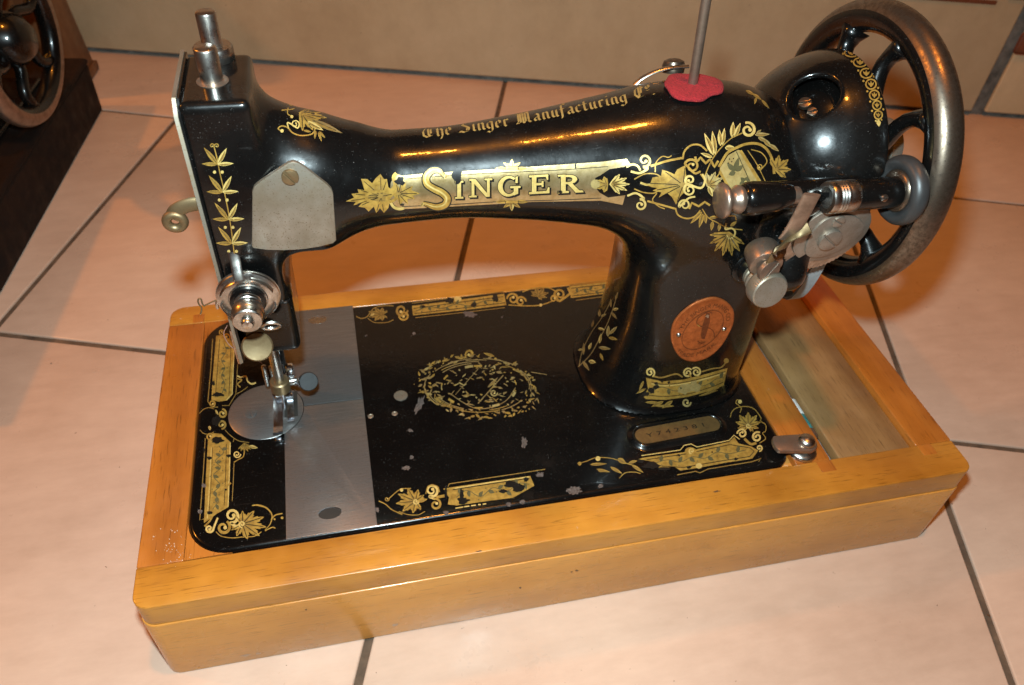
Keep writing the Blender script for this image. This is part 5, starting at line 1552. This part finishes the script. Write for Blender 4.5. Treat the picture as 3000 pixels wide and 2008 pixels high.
d.vine([(205, 930), (240, 980), (180, 1040), (220, 1090), (165, 1150), (215, 1220), (165, 1280), (205, 1330), (160, 1400)], 46, 5, 5, 'ink_olive', 2, 9)
d.stroke([(160, 135), (145, 370), (124, 600), (150, 640), (200, 642)], 6, 'gold_dark', sm=0); d.stroke([(345, 320), (332, 545), (280, 630), (230, 630)], 5, 'gold_dark', sm=0)
d.stroke([(105, 872), (92, 1100), (64, 1480), (95, 1470)], 6, 'gold_dark', sm=0); d.stroke([(320, 870), (312, 900)], 5, 'gold_dark', sm=0); d.stroke([(318, 1055), (312, 1200), (304, 1340)], 5, 'gold_dark', sm=0)
d.scroll((155, 615), 26, 90, 1.2, 12, 'gold', 1, -1); d.scroll((230, 690), 34, -90, 1.2, 16, 'gold', 0, 1); d.scroll((225, 770), 34, 90, 1.2, 16, 'gold_dark', 0, -1); d.scroll((140, 865), 30, 0, 1.2, 13, 'gold', 1, -1)
d.leaf((180, 660), (200, 700), 14, 'gold_pale'); d.leaf((135, 780), (140, 815), 20, 'gold_pale')
d.stroke([(60, 690), (90, 660), (130, 645), (170, 655)], 5, 'gold_dark'); d.stroke([(65, 810), (90, 835), (130, 842), (170, 825)], 5, 'gold_dark')
d.stroke([(250, 810), (290, 850), (350, 890), (430, 905)], 5, 'gold_dark')
d.acanthus((395, 915), 80, 75, 6, 130, 'gold', 0, 0.8); d.scroll((340, 990), 28, 0, 1.3, 10, 'gold_pale', 0, 1); d.stroke([(318, 1050), (350, 1030), (385, 1010), (395, 970)], 7, 'gold')
d.leaf((430, 930), (495, 945), 26, 'gold_pale', 1)
d.stroke([(340, 410), (370, 420), (405, 412), (420, 450), (450, 470), (480, 460)], 11, 'gold_pale'); d.stroke([(340, 430), (375, 440), (345, 470), (365, 495)], 9, 'gold'); d.stroke([(335, 545), (380, 520), (420, 490)], 5, 'gold_dark')
for c_, rx_, ry_ in (((200, 550), 45, 16), ((165, 465), 14, 16), ((195, 888), 48, 22), ((135, 1020), 18, 14), ((278, 1005), 16, 12), ((140, 1425), 20, 12), ((260, 1255), 8, 8), ((190, 745), 30, 40), ((95, 960), 8, 20)):
    d.blob(c_, rx_, ry_, 'ink', 5, 1)
d.set(ZF)
d.stroke([(735, 30), (650, 110), (640, 190), (620, 240), (585, 280)], 10, 'gold', 1)
d.scroll((740, 218), 42, 100, 1.3, 17, 'gold_pale', 1, -1, tail=[(800, 260), (770, 280)]); d.scroll((692, 285), 40, -60, 1.2, 17, 'gold', 1, 1); d.scroll((612, 292), 24, 0, 1.2, 13, 'gold_pale', 1, 1, tail=[(660, 230), (640, 280)])
d.acanthus((802, 265), 10, 140, 9, 300, 'gold', 0, 0.75)
d.scroll((800, 268), 20, 90, 1.1, 9, 'gold_pale', 4, 1)
d.stroke([(855, 160), (890, 158), (940, 175), (970, 215), (960, 265), (930, 300)], [6, 10, 8, 6, 4], 'gold'); d.stroke([(965, 240), (990, 215), (1030, 205)], 7, 'gold'); d.stroke([(930, 305), (970, 285), (990, 290)], 6, 'gold'); d.dot((1028, 230), 8, 'gold'); d.dot((985, 238), 6, 'gold')
d.stroke([(650, 310), (680, 335), (740, 345), (800, 340), (870, 335), (910, 310)], 5, 'gold', sm=4)
# front edge, middle
d.set(ZM)
d.acanthus((425, 1312), 190, 115, 8, 290, 'gold', 0, 0.8); d.scroll((428, 1314), 18, 0, 1.1, 8, 'gold_pale', 4, 1); d.leaf((440, 1315), (495, 1300), 20, 'gold', 3)
d.scroll((518, 1250), 36, 60, 1.3, 15, 'gold_pale', 0, -1, tail=[(540, 1300), (505, 1285)]); d.scroll((540, 1330), 34, 250, 1.2, 14, 'gold', 0, 1); d.stroke([(485, 1270), (500, 1225), (550, 1225), (565, 1260)], 5, 'gold'); d.stroke([(545, 1290), (600, 1280)], 16, 'gold', 1, sm=0)
d.stroke([(215, 1310), (255, 1330), (290, 1360), (350, 1388)], 6, 'gold'); d.stroke([(270, 1300), (320, 1255), (350, 1240), (400, 1238)], 5, 'gold'); d.scroll((262, 1298), 14, 0, 1, 6, 'gold', 0, 1); d.dot((346, 1247), 10, 'gold_pale')
d.stroke([(330, 1370), (380, 1388), (440, 1390), (480, 1370)], 4, 'gold')
d.poly([(585, 1240), (630, 1232), (1085, 1166), (1108, 1222), (1040, 1262), (985, 1292), (800, 1316), (665, 1336), (612, 1330), (618, 1290)], 'gold', 0)
d.stroke([(640, 1246), (860, 1212), (1080, 1180)], 5, 'ink', 1, sm=3); d.stroke([(650, 1238), (860, 1204), (1080, 1172)], 6, 'gold_pale', 1, sm=3)
d.vine([(660, 1290), (720, 1250), (800, 1285), (870, 1235), (950, 1255), (1020, 1210), (1080, 1215)], 40, 3, 4, 'ink_olive', 2, 8)
d.stroke([(612, 1228), (620, 1212), (800, 1185), (1000, 1155), (1170, 1128)], 5, 'gold_dark', sm=0)
for a, b in (((655, 1352), (700, 1345)), ((705, 1344), (735, 1339)), ((745, 1338), (772, 1334)), ((785, 1332), (800, 1330)), ((812, 1329), (832, 1326))):
    d.stroke([a, b], 7, 'gold_pale', sm=0)
for c_, rx_, ry_ in (((690, 1280), 12, 42), ((700, 1310), 34, 18), ((975, 1215), 40, 18), ((1015, 1235), 34, 22), ((600, 1265), 8, 40), ((1060, 1190), 14, 12), ((930, 1255), 26, 10)):
    d.blob(c_, rx_, ry_, 'ink', 5, 2)
# front edge, right
d.set(ZP)
d.stroke([(205, 1362), (260, 1350), (330, 1325), (430, 1330), (520, 1360), (600, 1385)], 5, 'gold'); d.dot((340, 1332), 16, 'gold_pale', 1); d.dot((220, 1364), 12, 'gold')
for a, b, w_ in (((285, 1370), (400, 1365), 20), ((330, 1400), (420, 1420), 18), ((470, 1330), (525, 1365), 34), ((540, 1360), (600, 1345), 20), ((560, 1370), (640, 1425), 22), ((420, 1385), (500, 1430), 22), ((340, 1405), (370, 1420), 16)):
    d.leaf(a, b, w_, 'gold')
d.stroke([(480, 1460), (520, 1425), (580, 1420), (620, 1430)], 5, 'gold')
d.poly([(605, 1335), (640, 1325), (900, 1290), (1200, 1222), (1235, 1190), (1262, 1232), (1345, 1252), (1392, 1278), (1352, 1332), (1180, 1358), (1000, 1392), (880, 1410), (840, 1385), (740, 1392), (700, 1352)], 'gold', 0)
d.stroke([(660, 1338), (900, 1304), (1205, 1240), (1340, 1262), (1365, 1285)], 5, 'ink', 1, sm=0); d.stroke([(760, 1380), (900, 1390), (1100, 1355), (1335, 1318), (1362, 1288)], 5, 'ink', 1, sm=0)
d.vine([(720, 1360), (800, 1340), (880, 1355), (960, 1320), (1040, 1330), (1120, 1290), (1200, 1300), (1310, 1275)], 48, 7, 4, 'ink_olive', 2, 9)
d.dot((948, 1284), 38, 'gold', 2, 26); d.scroll((955, 1282), 20, 90, 1.1, 9, 'gold_pale', 3, 1); d.dot((1002, 1380), 22, 'gold_pale', 2, 18)
d.stroke([(625, 1312), (880, 1275), (905, 1245), (950, 1235), (990, 1255), (1200, 1212), (1232, 1178), (1270, 1205)], 6, 'gold_pale', sm=0)
d.stroke([(860, 1438), (980, 1415), (1010, 1425), (1060, 1400), (1350, 1352), (1412, 1330), (1395, 1350)], 6, 'gold_dark', sm=0)
d.acanthus((1325, 1115), -90, 105, 9, 320, 'gold', 0, 0.85); d.scroll((1326, 1116), 18, 0, 1, 9, 'gold_pale', 4, 1)
d.scroll((1285, 1168), 32, 180, 1.3, 13, 'gold_pale', 1, 1); d.scroll((1385, 1190), 34, 300, 1.3, 14, 'gold_pale', 1, -1); d.stroke([(1300, 1200), (1340, 1235), (1380, 1230)], 16, 'gold', 1); d.scroll((1398, 1262), 22, 90, 1.1, 10, 'gold_pale', 1, -1)
d.stroke([(1208, 1060), (1222, 1020), (1260, 995), (1320, 990), (1370, 1010), (1408, 1062), (1408, 1085), (1440, 1110), (1440, 1150), (1420, 1165), (1440, 1200), (1400, 1230)], 5, 'gold'); d.stroke([(1272, 1030), (1280, 1000), (1262, 980), (1245, 965), (1255, 945), (1272, 955)], 6, 'gold'); d.dot((1272, 958), 13, 'gold_pale', 1)
for c_, rx_, ry_ in (((690, 1378), 60, 22), ((775, 1400), 40, 10), ((938, 1388), 14, 10), ((1245, 1336), 12, 9), ((870, 1310), 12, 8), ((1090, 1290), 6, 6), ((620, 1350), 26, 10)):
    d.blob(c_, rx_, ry_, 'ink', 5, 3)
# rear edge
d.set(ZM)
d.acanthus((232, 238), 180, 82, 8, 300, 'gold_dark', 0, 0.62); d.leaf((190, 235), (165, 245), 14, 'gold_pale', 3); d.stroke([(85, 250), (115, 262), (150, 250), (185, 205), (240, 190), (300, 190)], 5, 'gold_dark'); d.stroke([(150, 260), (190, 285), (260, 285), (300, 270)], 4, 'gold_dark')
d.scroll((345, 215), 36, 0, 1.3, 14, 'gold_dark', 0, 1); d.scroll((360, 245), 30, 180, 1.2, 12, 'gold', 1, -1)
d.poly([(405, 190), (640, 160), (935, 120), (948, 185), (700, 215), (412, 245)], 'gold', 0)
d.stroke([(415, 205), (640, 175), (930, 137)], 4, 'ink', 1, sm=3); d.stroke([(420, 235), (700, 202), (940, 172)], 4, 'ink', 1, sm=3)
d.vine([(430, 220), (500, 195), (580, 205), (660, 180), (740, 190), (830, 160), (920, 165)], 30, 3, 4, 'ink_olive', 2, 9)
d.dot((668, 152), 22, 'gold_pale', 2, 16); d.stroke([(405, 175), (640, 145), (930, 108)], 4, 'gold_dark', sm=0); d.stroke([(425, 258), (700, 228), (940, 200)], 4, 'gold_dark', sm=0)
for c_, rx_, ry_ in (((622, 160), 22, 16), ((885, 145), 18, 22), ((760, 185), 14, 14), ((470, 195), 12, 8)):
    d.blob(c_, rx_, ry_, 'ink', 5, 4)
d.scroll((985, 150), 34, 180, 1.3, 13, 'gold', 0, 1); d.scroll((1030, 165), 30, 0, 1.2, 12, 'gold', 0, -1); d.acanthus((1130, 130), -60, 68, 7, 280, 'gold_dark', 0, 0.7); d.stroke([(960, 185), (1060, 190), (1145, 185), (1220, 160)], 6, 'gold'); d.stroke([(1040, 110), (1100, 90), (1180, 85), (1230, 105)], 6, 'gold'); d.dot((1145, 186), 9, 'gold_pale', 1)
d.scroll((1255, 125), 36, 90, 1.3, 14, 'gold', 0, 1, tail=[(1300, 85), (1310, 120)]); d.scroll((1220, 150), 22, 0, 1.1, 10, 'gold', 0, -1)
d.poly([(1308, 78), (1420, 65), (1545, 52), (1535, 118), (1420, 132), (1318, 145)], 'gold', 0)
d.stroke([(1320, 90), (1535, 66)], 4, 'ink', 1, sm=0); d.stroke([(1325, 134), (1530, 108)], 4, 'ink', 1, sm=0); d.vine([(1335, 120), (1400, 95), (1460, 105), (1530, 80)], 30, 9, 4, 'ink_olive', 2, 5)
d.stroke([(1310, 68), (1540, 42)], 4, 'gold_dark', sm=0); d.stroke([(1345, 158), (1520, 135)], 4, 'gold_dark', sm=0)
d.build(bed, 'gold_border', 'gold scroll border along the edges of the bed')
# worn wreath in the middle of the bed
d = Deco(P_bed, ZM, None)
rg = random.Random(21)
for k in range(150):
    t = 2 * math.pi * k / 150 + rg.uniform(-0.03, 0.03)
    q_ = rg.choice([0.84, 0.92, 1.0, 1.0, 1.06])
    cx = 790 + 325 * q_ * math.cos(t) + 30 * math.sin(t); cy_ = 655 + 170 * q_ * math.sin(t) + 10 * math.cos(t)
    if rg.random() < 0.16:
        continue
    a_ = t + rg.uniform(-1.0, 1.0) + (math.pi / 2 if rg.random() < 0.7 else 0)
    l_ = rg.uniform(18, 52)
    d.leaf((cx, cy_), (cx + l_ * math.cos(a_), cy_ + l_ * 0.6 * math.sin(a_)), rg.uniform(6, 15), rg.choice(['gold_dark', 'gold_faint', 'gold_dark', 'gold_olive', 'gold_faint', 'gold']), 0, vein=rg.random() < 0.5)
    if rg.random() < 0.4:
        d.dot((cx + rg.uniform(-30, 30), cy_ + rg.uniform(-20, 20)), rg.uniform(2.5, 5), 'gold_dark')
for k in range(120):
    t = rg.uniform(0, 6.28); q_ = rg.uniform(0.25, 0.80)
    cx = 790 + 325 * q_ * math.cos(t); cy_ = 655 + 170 * q_ * math.sin(t)
    d.blob((cx, cy_), rg.uniform(4, 18), rg.uniform(2, 5), rg.choice(['gold_dark', 'gold_faint', 'gold_faint', 'gold_olive']), 0, k, rg.uniform(-0.9, 0.9), 10, 0.4)
for k in range(20):
    t0 = rg.uniform(0, 6.28); r0 = rg.uniform(0.86, 1.06)
    d.stroke([(790 + 300 * r0 * math.cos(t0 + s), 655 + 155 * r0 * math.sin(t0 + s)) for s in np.linspace(0, rg.uniform(0.4, 0.9), 6)], 5, rg.choice(['gold_faint', 'gold_dark']), 1)
for k in range(10):
    t0 = rg.uniform(0, 6.28)
    d.stroke([(790 + 215 * math.cos(t0 + s), 655 + 120 * math.sin(t0 + s)) for s in np.linspace(0, 0.22, 3)], rg.choice([6, 10, 14]), rg.choice(['gold', 'gold_olive']), 1)
d.stroke([(930, 588), (785, 750)], 6, 'gold_faint', sm=0); d.stroke([(800, 535), (655, 700)], 3, 'gold_faint', sm=0); d.scroll((875, 688), 22, 0, 1.1, 8, 'gold_olive', 0, 1)
d.stroke([(620, 690), (700, 745), (780, 780), (870, 770), (950, 730), (1000, 660)], 5, 'gold_faint'); d.scroll((738, 468), 26, 150, 1, 13, 'gold', 0, 1); d.leaf((880, 480), (815, 460), 16, 'gold'); d.stroke([(1090, 570), (1180, 585)], 4, 'gold_faint', sm=0)
d.leaf((840, 660), (900, 600), 16, 'gold_faint')
d.build(bed, 'worn_gold_wreath', 'worn gold wreath in the middle of the bed')
# chips in the enamel
d = Deco(P_bed, ZM, None)
for i, (x, y, rx, ry, an_) in enumerate(((738, 240, 36, 15, 0.1), (417, 350, 9, 9, 0), (450, 755, 18, 52, 0.4), (396, 906, 15, 9, 0.3), (1050, 975, 17, 29, 0), (370, 1122, 24, 11, -0.2), (404, 1060, 10, 12, 0), (1140, 1160, 21, 14, 0), (1335, 1252, 42, 24, -0.1), (1488, 1225, 16, 13, 0), (960, 1330, 16, 11, 0), (1040, 1317, 15, 13, 0), (600, 1377, 16, 9, 0), (205, 1362, 12, 14, 0), (145, 360, 4, 4, 0), (922, 256, 4, 4, 0))):
    d.blob((x, y), rx, ry, 'chip', 2, i, an_, 30, 0.32)
    rgc = random.Random(i)
    for _ in range(1):
        d.blob((x + rgc.uniform(-2.2, 2.2) * rx, y + rgc.uniform(-2.0, 2.0) * ry), rgc.uniform(1.5, 4), rgc.uniform(1.5, 3.5), 'chip', 2, i + 50, 0, 9, 0.3)
d.set(ZF)
for i, (x, y, rx, ry) in enumerate(((582, 45, 12, 12), (560, 196, 12, 14), (610, 290, 4, 4))):
    d.blob((x, y), rx, ry, 'chip', 2, i + 30, 0, 12, 0.25)
d.build(bed, 'enamel_chip')
for o_ in [o for o in bpy.data.objects if o.name.startswith('enamel_chip')]:
    o_['label'] = 'bare chips where the black enamel has flaked off'
# ---- gold rings on the belt guard
d = Deco(P_body(bvh_guard), ZG, 6)
rings_ = [(665, 168, 66, 30), (770, 238, 76, 40), (845, 325, 68, 46), (902, 425, 62, 50), (945, 525, 53, 51), (976, 625, 50, 50), (1000, 718, 44, 46), (1012, 808, 41, 43)]
for i, (x, y, rx, ry) in enumerate(rings_):
    rot = math.radians(20)
    def E(t, s=1.0):
        return (x + s * rx * math.cos(t), y + s * ry * math.sin(t))
    d.stroke([E(t, 0.88) for t in np.linspace(0, 2 * math.pi, 20, endpoint=False)], 13, 'gold', 0, closed=True, sm=2)
    d.leaf(E(1.57, 0.55), E(-1.57, 0.6), rx * 0.42, 'gold', 0, vein=False)
    d.leaf(E(1.57, 0.35), E(-2.5, 0.65), rx * 0.3, 'gold', 0, vein=False); d.leaf(E(1.57, 0.35), E(-0.6, 0.65), rx * 0.3, 'gold', 0, vein=False)
    if i:
        px_, py_ = rings_[i - 1][0], rings_[i - 1][1]
        mx, my = (x + px_) / 2, (y + py_) / 2
        dx, dy = x - px_, y - py_; l_ = math.hypot(dx, dy)
        for s in (-1, 1):
            d.dot((mx + s * -dy / l_ * 52, my + s * dx / l_ * 52), 10, 'gold', 0)
d.leaf((1012, 850), (1018, 915), 40, 'gold_pale', 0, vein=False); d.dot((990, 862), 9, 'gold_pale'); d.dot((1042, 852), 8, 'gold')
d.build(guard, 'gold_ring_band', 'row of small gold rings round the rim of the belt guard')

# ---- scuffs and stains on the wood, crumbs on the floor
M['scuff'] = mat_plain('pale_scuff', (0.40, 0.24, 0.14), (0.50, 0.36, 0.27), 0.7, 300, 0.2)
M['stain'] = mat_plain('dark_stain', (0.05, 0.022, 0.010), (0.10, 0.045, 0.02), 0.6, 300, 0.2)
def P_plane(ax, val, sgn):
    def f(v, off):
        p = Vector(tuple(on(v, ax, val)))
        p['xyz'.index(ax)] += sgn * off
        return p
    return f
d = Deco(P_plane('z', WT, 1), ZV, None)
rg = random.Random(77)
for k in range(60):
    t = rg.gauss(0, 1); q = rg.gauss(0, 1)
    c_ = (405 + 26 * t + 9 * q, 1262 - 30 * abs(q) * rg.random() + 22 * rg.gauss(0, 0.7))
    if c_[0] > 418 and c_[1] < 1268:
        continue
    d.blob(c_, abs(rg.gauss(0, 1.0)) + 0.5, abs(rg.gauss(0, 0.8)) + 0.45, 'scuff', 0, k, rg.uniform(0, 3), 9, 0.4)
for c_, rx_, ry_ in (((1095, 1262), 7, 1.6), ((1640, 1125), 7, 1.8)):
    d.blob(c_, rx_, ry_, 'stain', 0, 3, -0.15, 14, 0.4)
d.build(base, 'scuff_mark', 'pale scuffs and stains on the rails')
d = Deco(P_plane('y', LY0, -1), ZV, None)
for c_, rx_, ry_, mt in (((1308, 1309), 2.5, 1.4, 'stain'), ((1320, 1306), 4, 1.6, 'stain'), ((560, 1500), 12, 2.5, 'scuff'), ((590, 1496), 6, 2, 'scuff'), ((1190, 1345), 3, 2, 'stain'), ((700, 1395), 3, 1.6, 'stain'), ((905, 1430), 7, 3, 'scuff')):
    d.blob(c_, rx_, ry_, mt, 0, 5, -0.15, 12, 0.4)
d.build(base, 'scuff_mark', 'small scuffs and stains on the front panel')
d = Deco(P_plane('z', FZ - 0.05, 1), ZV, None)
for k in range(16):
    c_ = (rg.uniform(0, 2343), rg.uniform(820, 1568))
    if 280 < c_[0] < 2230 and c_[1] < 1590 - 0.16 * c_[0] + 30:
        continue
    d.blob(c_, rg.uniform(0.7, 1.7), rg.uniform(0.6, 1.3), 'stain', 0, k, rg.uniform(0, 3), 8, 0.4)
for c_, rx_, ry_ in (((2262, 1408), 4, 1.4), ((243, 1298), 2.5, 1.0)):
    d.blob(c_, rx_, ry_, 'stain', 0, 9, 0.6, 12, 0.5)
for nm_, mb_ in d.mbs.items():
    o_ = mb_.build('floor_crumbs', nm_, floor, sharp=180)
    o_['kind'] = 'stuff'

# ================================================================ the second machine, at the left edge of the picture
BA = math.radians(-6.2)
bo = Vector((-160, 687))                     # back right corner of its base
bu = Vector((math.cos(BA), math.sin(BA))); bw_ = Vector((-math.sin(BA), math.cos(BA)))
def b2b(p):
    q = bo + bu * p[0] + bw_ * p[1]
    return (q.x, q.y, p[2])
base2 = thing('wooden_box', 'dark brown wooden box on the floor at the left edge', 'wooden box', b2b((-200, -220, FZ)))
MB().box(-430, 0, -480, 0, FZ + 0.5, -22, 2.5, 3, fn=b2b).build('lower_box', 'wood_dark', base2, sharp=60)
MB().box(-432, 1.5, -482, 1.5, -21.8, -15, 4, 4, fn=b2b).build('top_board', 'wood_dark', base2, sharp=60)
m2 = thing('sewing_machine', 'black machine cut off at the left edge, only its hand wheel showing', 'sewing machine', b2b((-60, -160, -15)))
w2c = Vector((-172, 535, 70))
wn2 = Vector((math.cos(math.radians(-10)), math.sin(math.radians(-10)), 0)); we2 = Vector((math.sin(math.radians(10)), math.cos(math.radians(10)), 0))
def tor2(w0, w1, R_, r_, nm, mt):
    vs = []; fs = []; n, k = 120, 12
    for i in range(n):
        U = 2 * math.pi * i / n
        e = we2 * math.cos(U) + Vector((0, 0, 1)) * math.sin(U)
        for j in range(k + 1):
            W = w0 + (w1 - w0) * j / k
            vs.append(w2c + e * (R_ + r_ * math.cos(W)) + wn2 * (r_ * math.sin(W)))
    for i in range(n):
        i2 = (i + 1) % n
        for j in range(k):
            fs.append((i * (k + 1) + j, i * (k + 1) + j + 1, i2 * (k + 1) + j + 1, i2 * (k + 1) + j))
    return MB().add(vs, fs).build(nm, mt, m2, sharp=180)
tor2(-math.radians(40), math.radians(112), 69, 9.5, 'wheel_rim', 'brownsteel')
tor2(math.radians(110), math.radians(322), 69, 9.6, 'wheel_rim_inside', 'enamel')
for k in range(6):
    a = math.radians(20 + 60 * k)
    e = we2 * math.cos(a) + Vector((0, 0, 1)) * math.sin(a); et = we2 * -math.sin(a) + Vector((0, 0, 1)) * math.cos(a)
    pts = [w2c + e * (14 + 48 * t) + et * 6 * math.sin(2 * math.pi * t) - wn2 * 8 * (1 - t) for t in np.linspace(0, 1, 9)]
    MB().tube(pts, 5.5, 14, up=tuple(wn2)).build('wheel_spoke', 'enamel', m2, sharp=180)
MB().lathe([(0.01, -40), (24, -40), (26, -10), (22, 6), (14, 14), (0.01, 15)], tuple(w2c), tuple(wn2), 40).build('wheel_hub', 'enamel', m2, sharp=60)
def f_m2(x, y, z):
    # arm and pillar in the machine's own frame: s along its length (to the left), t across
    s = -((x - w2c.x) * wn2.x + (y - w2c.y) * wn2.y); t = (x - w2c.x) * we2.x + (y - w2c.y) * we2.y
    r = smooth_interp(s, [20, 30, 50, 80, 120, 240], [6, 26, 38, 42, 38, 26])
    a = np.maximum((np.sqrt(t ** 2 + (z - 72) ** 2) - r) * 0.85, np.maximum(18 - s, s - 230))
    p = sd_box(s, t, z, (78, 0, 30), (38, 38, 50), 26)
    q = smin(a, p, 20)
    return np.maximum(smin(q, z + 14, 8), -13.8 - z)
P3, F3 = surface_net(f_m2, (-420, 440, -18), (-160, 660, 120), 3.0)
m = MB(); m.v = [tuple(p) for p in P3]; m.f = [tuple(q) for q in F3.tolist()]
m.build('arm', 'enamel', m2, sharp=180)
MB().box(-430 + 60, -28, -300, -60, -15, -10, 2.5, 3, fn=b2b).build('bed', 'enamel', m2, sharp=60)
# brown wooden case standing behind it against the wall
case = thing('wooden_case', 'brown wooden case standing against the wall behind the dark machine', 'wooden case', b2b((-110, 60, FZ)))
MB().box(-330, -34, 22, 110, FZ + 0.5, 180, 6, 4, fn=lambda p: b2b((p[0] + (p[2] - FZ) * -0.10, p[1], p[2]))).build('case_body', 'wood_brown', case, sharp=60)
MB().box(-332, -32, 21.0, 112, FZ + 0.3, FZ + 12, 2, 2, fn=b2b).build('case_plinth', 'wood_brown', case, sharp=60)
